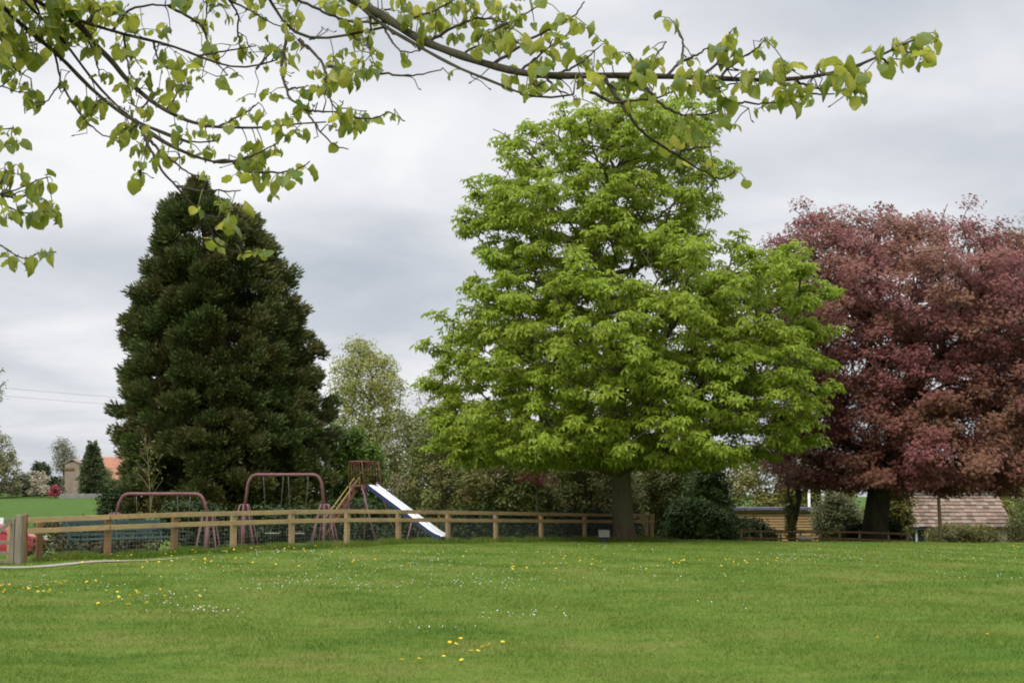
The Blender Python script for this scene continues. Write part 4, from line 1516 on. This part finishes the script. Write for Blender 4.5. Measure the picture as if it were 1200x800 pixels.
# daisies: nobody could count them
spots = []
for (x0, x1, y0, y1, n_) in ((230, 620, 646, 690, 520), (600, 1200, 641, 680, 420), (0, 240, 668, 730, 100), (250, 900, 690, 740, 60)):
    # they grow in drifts
    cs = [(r.uniform(x0, x1), r.uniform(y0, y1)) for _ in range(max(6, n_ // 16))]
    for _ in range(n_):
        c = cs[int(r.integers(len(cs)))]
        spots.append((c[0] + r.normal(0, 30), min(max(c[1] + r.normal(0, 3.2), y0), y1 + 8)))
pp = np.array([tuple(G(a, b)) for a, b in spots])
pp[:, 2] = hb(pp[:, 0], pp[:, 1]) + .045 + .02 * r.random(len(pp))
k = 7
an = np.arange(k) * 2 * math.pi / k
tv = np.column_stack([np.cos(an), np.sin(an), np.zeros(k)])
rot = frames(np.column_stack([r.normal(0, .6, len(pp)), r.normal(-.5, .6, len(pp)), np.ones(len(pp))]), r.random(len(pp)) * 6)
V_, F_ = stamp(tv, [list(range(k))], pp, rot, .006 + .0045 * r.random(len(pp)))
tag(link_mesh('daisies', np_mesh('daisies', V_, F_), M['daisy']), 'tiny white daisies scattered over the lawn', 'daisies', kind='stuff')


def dandelion_head(rad):
    v, f = [], []
    for ring, (rr0, z0) in enumerate(((.25, .0), (.8, .35), (1.0, .62), (.75, .85), (.3, .95))):
        for j in range(10):
            a = 2 * math.pi * j / 10
            w0 = 1 + .10 * (j % 2) * (ring in (1, 2))
            v.append((rr0 * rad * w0 * math.cos(a), rr0 * rad * w0 * math.sin(a), z0 * rad))
    for i in range(4):
        for j in range(10):
            j2 = (j + 1) % 10
            f.append((i * 10 + j, i * 10 + j2, (i + 1) * 10 + j2, (i + 1) * 10 + j))
    f.append(tuple(40 + j for j in range(10)))
    f.append(tuple(range(9, -1, -1)))
    me = bpy.data.meshes.new('flower_head')
    me.from_pydata(v, [], f)
    me.update()
    me.materials.append(M['dandelion'])
    return me


head = dandelion_head(.021)
smb = MB()
smb.tube([(0, 0, -.02), (.004, 0, .5), (0, 0, 1.0)], .0035, 6)
stalk_me = bpy.data.meshes.new('stalk')
stalk_me.from_pydata(smb.v, [], smb.f)
stalk_me.materials.append(M['stalk'])


def dandelion(px_, py_, hgt_, label, group, parts=True):
    g_ = G(px_, py_)
    z_ = float(hb(np.array([g_.x]), np.array([g_.y]))[0])
    if parts:
        e_ = empty('dandelion', (g_.x, g_.y, z_), label, 'flower', group)
        o_ = bpy.data.objects.new('flower_head', head)
        col.objects.link(o_)
        o_.parent = e_
        o_.location = (0, 0, hgt_)
        s_ = bpy.data.objects.new('stalk', stalk_me)
        col.objects.link(s_)
        s_.parent = e_
        s_.scale = (1, 1, hgt_)
        o_.rotation_euler = (random.uniform(.1, .7), random.uniform(-.3, .3), random.uniform(0, 6))
    else:
        o_ = bpy.data.objects.new('dandelion', head)
        col.objects.link(o_)
        o_.location = (g_.x, g_.y, z_ + hgt_)
        o_.rotation_euler = (random.uniform(.1, .7), random.uniform(-.3, .3), random.uniform(0, 6))
        s = random.uniform(.85, 1.35)
        o_.scale = (s, s, s)
        tag(o_, label, 'flower', group)


LF = 'yellow dandelion in the loose clump at the bottom centre of the lawn'
for (a, b, h_) in ((471, 778, .03), (491, 777, .035), (520, 776, .05), (527, 767, .11), (534, 768, .10), (540, 763, .11), (541, 780, .05), (552, 772, .06), (560, 773, .07), (565, 770, .08), (573, 769, .09), (589, 773, .15)):
    dandelion(a, b, h_, LF, 'dandelions of the bottom centre clump')
dandelion(1157, 752, .05, 'lone yellow dandelion near the bottom right corner of the lawn', 'dandelions far apart at the lower right')
dandelion(1028, 751, .045, 'lone small yellow dandelion, lower right, left of the brighter one', 'dandelions far apart at the lower right')
r2 = random.Random(9)
for (x0, x1, y0, y1, n_, label, group) in (
        (118, 300, 643, 655, 46, 'yellow dandelion growing along the gravel path edge by the fence', 'dandelions at the fence foot'),
        (0, 240, 660, 722, 58, 'yellow dandelion on the lawn in front of the gravel path', 'dandelions on the left lawn'),
        (240, 600, 642, 668, 56, 'yellow dandelion on the lawn below swings and slide', 'dandelions below the swings'),
        (600, 900, 642, 674, 48, 'yellow dandelion on the lawn below the bright green tree', 'dandelions below the chestnut'),
        (900, 1200, 640, 668, 24, 'yellow dandelion on the lawn below the copper tree', 'dandelions below the copper tree')):
    cs = [(r2.uniform(x0, x1), r2.uniform(y0, y1)) for _ in range(max(4, n_ // 4))]
    for _ in range(n_):
        c = r2.choice(cs)
        px_ = min(max(c[0] + r2.gauss(0, 20), x0), x1)
        py_ = min(max(c[1] + r2.gauss(0, 2.6), y0), y1)
        dandelion(px_, py_, r2.uniform(.06, .12), label, group, False)

# ------------------------------------------------------------------ overhanging lime tree in front
def LD(px_, py_):
    """depth of the overhanging spray; it sweeps gently"""
    return 3.9 + .28 * math.sin(px_ / 190 + .6) + .16 * math.sin(py_ / 55 + px_ / 300) - (.25 if px_ < 0 else 0)


def LP(px_, py_, dj=0.0):
    return P(px_, py_, LD(px_, py_) + dj)


LIMBS = [   # traced limbs: points, start radius px, end radius px
    ([(300, -120), (360, -50), (405, 0), (430, 7), (462, 27), (487, 45), (525, 60), (575, 77), (612, 86), (640, 90), (700, 88), (750, 89), (800, 90), (860, 93), (911, 95), (962, 89), (995, 82), (1031, 66), (1064, 49), (1086, 40)], 13, 1.1),
    ([(380, -40), (425, 12), (450, 32), (475, 45), (500, 60), (537, 80), (562, 90), (587, 99), (610, 110), (625, 117), (640, 120), (655, 115), (672, 111)], 8.0, 1.0),
    ([(-60, -90), (0, -30), (40, 0), (65, 15), (82, 22), (105, 27), (130, 37), (162, 45), (195, 50), (232, 66), (270, 80), (297, 81), (325, 70)], 8.5, 1.0),
    ([(82, 22), (97, 32), (110, 52), (130, 70), (145, 90), (155, 100), (175, 117), (195, 130), (220, 142), (250, 149), (300, 150), (350, 145), (382, 143)], 4.5, .9),
    ([(-50, -60), (0, 5), (32, 37), (62, 57), (82, 77), (100, 100), (120, 115), (140, 132), (160, 145), (180, 150), (207, 162), (222, 167)], 6.5, 1.8),
    ([(-10, -50), (30, 5), (67, 37), (95, 75), (105, 92), (130, 117), (150, 137), (165, 147), (187, 154), (207, 165), (230, 171), (255, 165)], 5.0, 1.0),
    ([(165, 149), (175, 155), (193, 167), (213, 177), (233, 185), (260, 192), (285, 187)], 3.6, .9),
    ([(260, -90), (300, -30), (317, 0), (325, 20), (337, 37), (350, 47), (367, 47), (390, 46), (412, 40), (450, 32)], 4.8, 1.6),
]
TWIGS = [
    [(232, 66), (262, 60), (300, 54)], [(610, 110), (622, 106), (640, 95)], [(450, 32), (463, 55), (473, 62), (492, 60)],
    [(575, 77), (600, 60), (620, 47), (640, 37), (655, 27), (672, 20), (685, 2)], [(612, 82), (635, 62), (650, 50)], [(650, 88), (670, 80), (690, 67), (700, 57)],
    [(749, 87), (744, 71), (738, 62)], [(749, 87), (770, 64), (781, 49)], [(782, 89), (799, 71), (801, 52), (797, 40), (790, 27)], [(799, 71), (818, 65), (832, 54)],
    [(820, 90), (837, 78), (851, 61), (860, 44)], [(845, 92), (849, 83), (870, 68), (887, 57), (897, 46)],
    [(680, 90), (689, 106), (718, 121), (746, 117), (775, 114), (801, 102)],
    [(706, 89), (723, 114), (735, 133), (749, 152), (770, 168), (794, 182), (813, 195), (832, 205), (848, 211), (862, 200)], [(794, 182), (803, 175), (832, 172)],
    [(749, 89), (761, 109), (775, 123), (799, 135), (822, 136), (846, 130)], [(796, 91), (813, 103), (834, 104), (865, 97)],
    [(822, 91), (837, 109), (856, 119), (882, 121), (914, 120)], [(914, 95), (935, 105), (956, 111), (978, 110)], [(932, 94), (950, 103), (968, 103), (980, 96)],
    [(905, 95), (915, 84), (922, 76)],
    [(165, 148), (172, 168), (183, 188), (193, 205), (207, 218), (220, 233), (240, 254), (270, 255), (278, 250)], [(240, 254), (252, 285), (278, 298), (295, 296)],
    [(207, 218), (233, 224), (258, 224), (282, 223)], [(172, 160), (180, 170), (193, 182), (213, 197), (230, 207), (242, 208)],
    [(350, 47), (365, 60), (380, 75), (382, 95), (387, 117), (395, 130), (408, 137)], [(385, 78), (397, 80), (425, 84), (450, 87), (490, 89), (517, 82)],
    [(335, 45), (330, 87), (336, 105), (337, 114), (360, 130), (370, 147), (385, 165), (400, 175), (408, 175)],
    [(330, -20), (347, 0), (375, 12), (405, 25), (437, 27), (475, 25), (512, 12), (535, -2)], [(255, -20), (267, 0), (295, 13), (308, 22), (333, 33)],
    [(130, 37), (150, 12), (165, 7), (183, 6), (197, 7), (220, 0), (240, -10)], [(197, 7), (217, 18), (237, 28), (243, 47), (253, 72), (267, 88)], [(268, 0), (280, 17), (278, 40), (282, 57), (293, 68)],
    [(250, 190), (272, 188), (290, 202), (307, 202), (330, 202), (347, 201), (363, 189)], [(285, 187), (308, 177), (325, 168)], [(240, 149), (260, 147), (280, 137), (295, 127), (303, 120)],
    [(395, 132), (405, 136), (437, 140), (455, 131)], [(336, 105), (350, 103), (362, 101)], [(360, 130), (380, 131), (395, 131)],
    [(-40, 235), (0, 227), (25, 220), (47, 210), (55, 208)], [(-20, 231), (5, 240), (25, 250), (50, 250), (58, 248)], [(0, 228), (20, 233), (32, 228)], [(-40, 268), (0, 287), (15, 297), (27, 306), (36, 302)],
    [(-30, 165), (0, 172), (18, 170)], [(-30, 150), (0, 152), (15, 150)], [(62, 57), (70, 87), (72, 97), (52, 122), (42, 126)], [(72, 97), (82, 117), (100, 142), (120, 160), (140, 162)],
    [(-20, 60), (10, 72), (24, 88), (36, 92)], [(32, 37), (15, 52), (2, 66)], [(-20, 110), (5, 100), (20, 112), (32, 108)], [(0, 215), (6, 205), (10, 200)],
    [(110, 52), (112, 70), (118, 92)], [(145, 40), (147, 60), (152, 85), (156, 104)], [(180, 50), (183, 66), (195, 80)], [(97, 32), (105, 50), (115, 76)],
    [(175, 117), (165, 128), (150, 120)], [(195, 130), (210, 105), (218, 98)], [(120, 115), (108, 128), (90, 118)], [(160, 145), (150, 155), (140, 165)], [(165, 205), (163, 200), (172, 190)],
    [(500, 52), (520, 38), (545, 26), (560, 20), (590, 25), (602, 32)], [(560, 45), (575, 37), (590, 30), (612, 18), (640, 3)], [(545, 62), (555, 55), (575, 52), (590, 55)],
    [(462, 27), (480, 20), (505, 15), (530, 2)], [(430, 7), (436, 28), (430, 48), (434, 66)], [(412, 40), (425, 52), (440, 60)], [(300, 81), (318, 60), (330, 52)],
    [(40, 0), (48, 22), (40, 42)], [(65, 15), (60, 32), (75, 48)], [(105, 27), (115, 12), (130, 6)], [(0, 5), (-6, 30), (5, 45)], [(240, -10), (243, 8), (240, 30)],
    [(640, 90), (652, 105), (668, 112)], [(700, 88), (712, 98), (722, 104)], [(985, 84), (998, 96), (1002, 108)], [(1031, 66), (1042, 76), (1050, 84)], [(1050, 57), (1066, 62), (1076, 66)],
]
LEAVES = [(1075, 50), (1088, 50), (1093, 46), (1050, 60), (1045, 76), (1060, 80), (1022, 68), (1037, 82), (1066, 72), (1080, 64), (1002, 86), (985, 84), (1012, 94), (990, 102), (1000, 114), (1010, 118), (1015, 88), (972, 82),
          (946, 122), (932, 112), (938, 118), (920, 112), (925, 126), (890, 92), (884, 104), (895, 128), (872, 108), (879, 114), (902, 128), (888, 132), (920, 80), (855, 48), (863, 38), (862, 66), (890, 64), (900, 52),
          (835, 68), (833, 95), (841, 100), (846, 114), (852, 124), (850, 140), (860, 150), (812, 74), (816, 90), (809, 106), (874, 214), (860, 203), (836, 203), (824, 196), (842, 200), (816, 170), (800, 172), (806, 152), (832, 168), (780, 172),
          (790, 152), (783, 108), (772, 84), (756, 120), (746, 100), (735, 100), (766, 112), (752, 78), (800, 145), (815, 160), (705, 54), (712, 60), (721, 66), (732, 72), (716, 76), (778, 26), (790, 36), (690, 74), (680, 74), (696, 86), (704, 80),
          (685, 98), (691, 106), (674, 98), (698, 106), (676, 122), (727, 103), (680, 32), (684, 36), (650, 48), (660, 56), (645, 44), (655, 20), (661, 24), (626, 32), (641, 66), (634, 64), (630, 80), (636, 84), (527, 88), (603, 96), (607, 86),
          (555, 20), (580, 25), (590, 30), (600, 25), (606, 30), (586, 34), (600, 48), (608, 54), (591, 52), (596, 40), (550, 12), (576, 50), (561, 45), (570, 44), (566, 56), (536, 46), (586, 62), (500, 24), (510, 30), (520, 26), (506, 36),
          (490, 30), (540, 16), (546, 8), (526, 14), (475, 8), (482, 16), (470, 26), (630, 3), (618, 2), (560, 30), (515, 42), (530, 34), (495, 12), (508, 8), (545, 30), (555, 60), (435, 44), (425, 50), (430, 60), (441, 64), (424, 74), (438, 80),
          (432, 88), (410, 30), (416, 36), (395, 6), (402, 10), (345, 26), (340, 20), (310, 48), (316, 56), (300, 60), (340, 46), (335, 60), (346, 70), (352, 56), (330, 76), (336, 82), (364, 90), (372, 84), (385, 96), (392, 86), (402, 80), (405, 96),
          (413, 100), (376, 110), (382, 116), (395, 100), (390, 70), (402, 60), (410, 66), (325, 118), (317, 114), (312, 140), (320, 148), (341, 144), (346, 158), (352, 164), (335, 164), (330, 154), (268, 108), (284, 118), (258, 96), (280, 94),
          (415, 145), (410, 156), (400, 150), (421, 140), (430, 150), (390, 150), (464, 140), (456, 136), (300, 175), (310, 184), (326, 180), (316, 178), (292, 180), (290, 194), (300, 196), (284, 208), (275, 210), (296, 214), (316, 220), (321, 234),
          (331, 210), (341, 214), (346, 206), (358, 203), (310, 210), (242, 210), (271, 240), (262, 244), (269, 258), (255, 240), (281, 254), (269, 268), (299, 304), (305, 300), (214, 164), (231, 160), (241, 148), (248, 162), (236, 144), (205, 150),
          (211, 140), (246, 180), (258, 160), (266, 154), (225, 180), (210, 188), (236, 186), (165, 174), (172, 164), (135, 172), (146, 158), (151, 150), (166, 182), (182, 190), (196, 190), (191, 176), (162, 212), (105, 130), (84, 122), (115, 95),
          (125, 90), (145, 104), (151, 94), (165, 100), (176, 100), (181, 114), (186, 108), (170, 90), (160, 76), (154, 68), (141, 60), (136, 56), (166, 52), (185, 74), (196, 74), (190, 82), (210, 84), (216, 96), (221, 80), (229, 86), (236, 96),
          (208, 104), (199, 100), (216, 112), (240, 40), (238, 12), (246, 10), (256, 5), (268, 25), (300, 3), (145, 30), (130, 30), (151, 24), (156, 36), (166, 36), (181, 40), (191, 46), (194, 36), (117, 10), (131, 12), (95, 5), (106, 5), (278, 46),
          (10, 72), (20, 68), (10, 86), (12, 100), (30, 100), (36, 110), (40, 130), (38, 118), (32, 126), (3, 155), (15, 155), (19, 172), (5, 200), (3, 216), (61, 216), (52, 212), (41, 230), (48, 240), (30, 244), (63, 256), (60, 262), (42, 258),
          (22, 254), (5, 262), (8, 214), (46, 300), (54, 302), (35, 308), (39, 318), (10, 310)]
rl = random.Random(12)
for _ in range(135):     # the thick leafy corner at the upper left
    a = rl.uniform(-25, 115)
    b = rl.uniform(-20, 88) * (1 - max(0, a) / 260)
    LEAVES.append((a, b))
for _ in range(26):
    a = rl.uniform(430, 620)
    LEAVES.append((a, rl.uniform(-12, 34)))
for _ in range(18):
    LEAVES.append((rl.uniform(180, 430), rl.uniform(-12, 14)))

for _ in range(150):
    L_ = rl.choice(TWIGS)
    k_ = rl.randrange(len(L_) - 1)
    f_ = rl.random()
    LEAVES.append((L_[k_][0] + (L_[k_ + 1][0] - L_[k_][0]) * f_ + rl.gauss(0, 5), L_[k_][1] + (L_[k_ + 1][1] - L_[k_][1]) * f_ + rl.gauss(5, 4)))
S3 = 1 / 1667
base_t = Vector((-4.6, 4.3, 0))
t = empty('lime_tree', base_t, 'lime tree overhead whose leafy branches hang into the top of the view', 'tree')
link_mesh('trunk', trunk_mesh([(-4.6, 4.3, -.1), (-4.5, 4.25, 1.5), (-4.35, 4.2, 3.2), (-4.2, 4.1, 5.6)], [.36, .31, .26, .14], 3), M['bark_lime'], t)


def smooth_path(pts, n):
    p_ = np.asarray(pts, float)
    q = resample(p_, n)
    for _ in range(2):
        q[1:-1] = q[1:-1] * .5 + (q[:-2] + q[2:]) * .25
    return q


def grow(name, pts3, r0, r1, mat, k=8):
    n_ = max(6, len(pts3))
    q = smooth_path(pts3, n_ * 4)
    rad = [r0 + (r1 - r0) * (i / (len(q) - 1)) ** .8 for i in range(len(q))]
    MB().tube([tuple(a_) for a_ in q], rad, k).build(name, mat, t, True)


limb3 = []
for li, (pts, r0, r1) in enumerate(LIMBS):
    p3 = [tuple(LP(a, b)) for a, b in pts]
    if li in (0, 1, 2, 4, 5, 7):       # carry the limb back to the trunk outside the frame
        f_ = Vector(p3[0])
        zt = {0: 4.9, 1: 4.7, 2: 3.7, 4: 3.4, 5: 3.5, 7: 4.4}[li]
        s_ = Vector((-4.3, 4.2, zt - .5))
        p3 = [tuple(s_), tuple(s_.lerp(f_, .35) + Vector((0, 0, .18))), tuple(s_.lerp(f_, .7) + Vector((0, 0, .14)))] + p3
        rs = r0 * S3 * 3.9
        # rough knobbly limb
        q = smooth_path(p3, len(p3) * 5)
        rad = []
        for i in range(len(q)):
            s = i / (len(q) - 1)
            rr0 = (rs * 2.0 if s < .1 else rs * 1.2) * (1 - s) + r1 * S3 * 3.9 * s
            rad.append(max(rr0 * (1 + .10 * math.sin(i * 1.7 + li)), r1 * S3 * 3.9))
        MB().tube([tuple(a_) for a_ in q], rad, 10).build('limb', M['bark_lime'], t, True)
    else:
        grow('limb', p3, r0 * S3 * 3.9, r1 * S3 * 3.9, M['bark_lime'])
tw = MB()
TW3 = []
for i, pts in enumerate(TWIGS):
    p3 = np.array([tuple(LP(a, b)) for a, b in pts])
    q = smooth_path(p3, len(p3) * 4)
    q[1:-1] += np.random.default_rng(i).normal(0, .0014, q[1:-1].shape)
    n_ = len(q)
    L0 = 2.3 if len(pts) > 5 else 1.7
    tw.tube([tuple(a_) for a_ in q], [(L0 + (.75 - L0) * j / (n_ - 1)) * S3 * 3.9 for j in range(n_)], 6)
    TW3.append(q)
for (pts, r0, r1) in LIMBS:
    TW3.append(resample(np.array([tuple(LP(a, b)) for a, b in pts]), len(pts) * 5))
rt = random.Random(77)
MAIN = np.concatenate(TW3)
for _ in range(150):
    o_ = Vector(MAIN[rt.randrange(len(MAIN))])
    if o_.x < -1.9 or o_.x > .9:
        continue
    d_ = Vector((rt.gauss(.25, .7), rt.gauss(0, .5), rt.gauss(.05, .6))).normalized()
    ln = rt.uniform(.02, .085)
    m1 = o_ + d_ * ln * .4 + Vector((rt.gauss(0, .008), 0, rt.gauss(.004, .008)))
    m2 = o_ + d_ * ln * .72 + Vector((rt.gauss(0, .010), 0, rt.gauss(.004, .010)))
    e_ = o_ + d_ * ln + Vector((0, 0, -.01))
    tw.tube([o_, m1, m2, e_, e_ + d_ * .006, e_ + d_ * .012], [.0022, .0016, .0013, .0011, .0022, .0006], 6)
    TW3.append(np.array([tuple(m2), tuple(e_)]))
ALLT = np.concatenate(TW3)


def lime_leaf(wide=1.0, fold=.13, curl=.30, twist=0.0, wave=.02, skew=0.0, nu=4, nv=7):
    """heart shaped leaf in local x (length) / y, creased along the midrib, arched and a little twisted"""
    v, f = [], []
    for i in range(nv + 1):
        s = i / nv
        wdt = .54 * wide * max(0, math.sin(math.pi * min(1, (s * .86 + .13)) ** .9)) ** .62 * (1 - .55 * max(0, s - .8) / .2)
        if i == nv:
            wdt = .015
        back = -.07 * (1 - s) ** 3
        for j in range(nu + 1):
            e_ = (j / nu - .5) * 2
            x = s + back * abs(e_)
            yy_ = wdt * e_ * (1 + skew * (1 if e_ > 0 else -1)) * (1 - .35 * fold * abs(e_))
            z_ = fold * abs(e_) ** 1.3 * (1 - .3 * s) - curl * s * s + wave * math.sin(j * 2.6 + i * 2.1)
            a = twist * s
            v.append((x * (1 - .25 * abs(curl) * s), yy_ * math.cos(a) - z_ * math.sin(a), yy_ * math.sin(a) + z_ * math.cos(a)))
    for i in range(nv):
        for j in range(nu):
            a = i * (nu + 1) + j
            f.append((a, a + nu + 1, a + nu + 2, a + 1))
    return v, f


LEAF_KINDS = [(1.0, .13, .30, 0, .02, 0), (.95, .30, .45, .5, .03, .1), (.70, .55, .25, -.4, .03, -.12), (1.08, .05, -.15, .3, .045, .08), (.85, .22, .7, -.7, .03, .15),
              (.5, .75, .4, .6, .02, 0), (1.05, -.15, .5, -.3, .05, -.1), (.9, .40, .15, .9, .04, 0)]
pos, rots, scl = [], [], []
pet = MB()
rl = random.Random(33)
for (a, b) in LEAVES:
    c = LP(a, b, rl.uniform(-.10, .12))
    dd = np.linalg.norm(ALLT - np.array(tuple(c)) - np.array([0, 0, .03]), axis=1)
    near = Vector(ALLT[int(np.argmin(dd))])
    ncl = rl.choice((1, 2, 2, 3, 3, 4))
    young = rl.random() < .22
    size = rl.uniform(.029, .047) * (.55 if young else 1)
    hub = c + Vector((0, 0, size * .42))
    az0 = rl.uniform(0, 6.283)
    if (near - hub).length < .35:
        pet.tube([near, (near + hub) / 2 + Vector((0, 0, .006)), hub], [.0018, .0014, .0012], 5)
    for q in range(ncl):        # a drooping rosette of young leaves at one bud
        ln = size * rl.uniform(.6, 1.15)
        az = az0 + q * 6.283 / ncl + rl.uniform(-.5, .5)
        dn = rl.choice((rl.uniform(-.1, .6), rl.uniform(.3, 1.2), rl.uniform(.6, 2.0)))
        d_ = Vector((math.cos(az), math.sin(az) * .9, -dn)).normalized()
        bs = hub + d_ * ln * rl.uniform(.08, .35)
        pet.tube([hub, (hub + bs) / 2 + Vector((0, 0, .002)), bs], .0009, 5)
        x = np.array(d_)
        upv = np.array([math.cos(az) * .5 + rl.gauss(0, .35), math.sin(az) * .5 + rl.gauss(0, .35), .8])
        z = upv - x * upv.dot(x)
        z /= np.linalg.norm(z)
        y = np.cross(z, x)
        pos.append(tuple(bs))
        rots.append(np.stack([x, y, z], 1))
        scl.append((ln, ln * rl.uniform(.8, 1.1), ln * rl.uniform(.8, 1.3)))
pos, rots, scl = np.array(pos), np.array(rots), np.array(scl)
kind = np.random.default_rng(3).integers(0, len(LEAF_KINDS), len(pos))
V_, F_ = merge([stamp(*lime_leaf(*LEAF_KINDS[k_]), pos[kind == k_], rots[kind == k_], scl[kind == k_]) for k_ in range(len(LEAF_KINDS))])
tw.build('twigs', M['twig_dark'], t, True)
pet.build('leaf_stalks', plain('leaf stalk', (.13, .14, .04), (.2, .2, .07), 20, .7), t, True)
def lime_mat():
    m, tt, b = newmat('lime leaves')
    g = tt.nodes.new('ShaderNodeNewGeometry')
    topc = ramp_node(tt, [(0, (.07, .13, .02)), (1, (.15, .21, .035))], g.outputs['Random Per Island'])
    und = ramp_node(tt, [(0, (.23, .27, .055)), (.6, (.33, .35, .07)), (1, (.42, .40, .10))], g.outputs['Random Per Island'])
    c = mixcol(tt, g.outputs['Backfacing'], topc, und)
    n = noise_node(tt, 60, 3, .6)
    hs = tt.nodes.new('ShaderNodeHueSaturation')
    tt.links.new(c, hs.inputs['Color'])
    v = tt.nodes.new('ShaderNodeMapRange')
    v.inputs['From Min'].default_value = .3
    v.inputs['From Max'].default_value = .7
    v.inputs['To Min'].default_value = .75
    v.inputs['To Max'].default_value = 1.25
    tt.links.new(n, v.inputs[0])
    tt.links.new(v.outputs[0], hs.inputs['Value'])
    tt.links.new(hs.outputs[0], b.inputs['Base Color'])
    b.inputs['Roughness'].default_value = .42
    b.inputs['Specular IOR Level'].default_value = .4
    bump(tt, b, n, .5, .004)
    tr = tt.nodes.new('ShaderNodeBsdfTranslucent')
    tc_ = ramp_node(tt, [(0, (.30, .36, .04)), (.6, (.50, .51, .065)), (1, (.66, .61, .12))], g.outputs['Random Per Island'])
    tt.links.new(tc_, tr.inputs[0])
    mx = tt.nodes.new('ShaderNodeMixShader')
    mx.inputs[0].default_value = .48
    tt.links.new(b.outputs[0], mx.inputs[1])
    tt.links.new(tr.outputs[0], mx.inputs[2])
    tt.links.new(mx.outputs[0], tt.nodes['Material Output'].inputs[0])
    return m


lm = lime_mat()
link_mesh('foliage', np_mesh('foliage', V_, F_, True), lm, t)
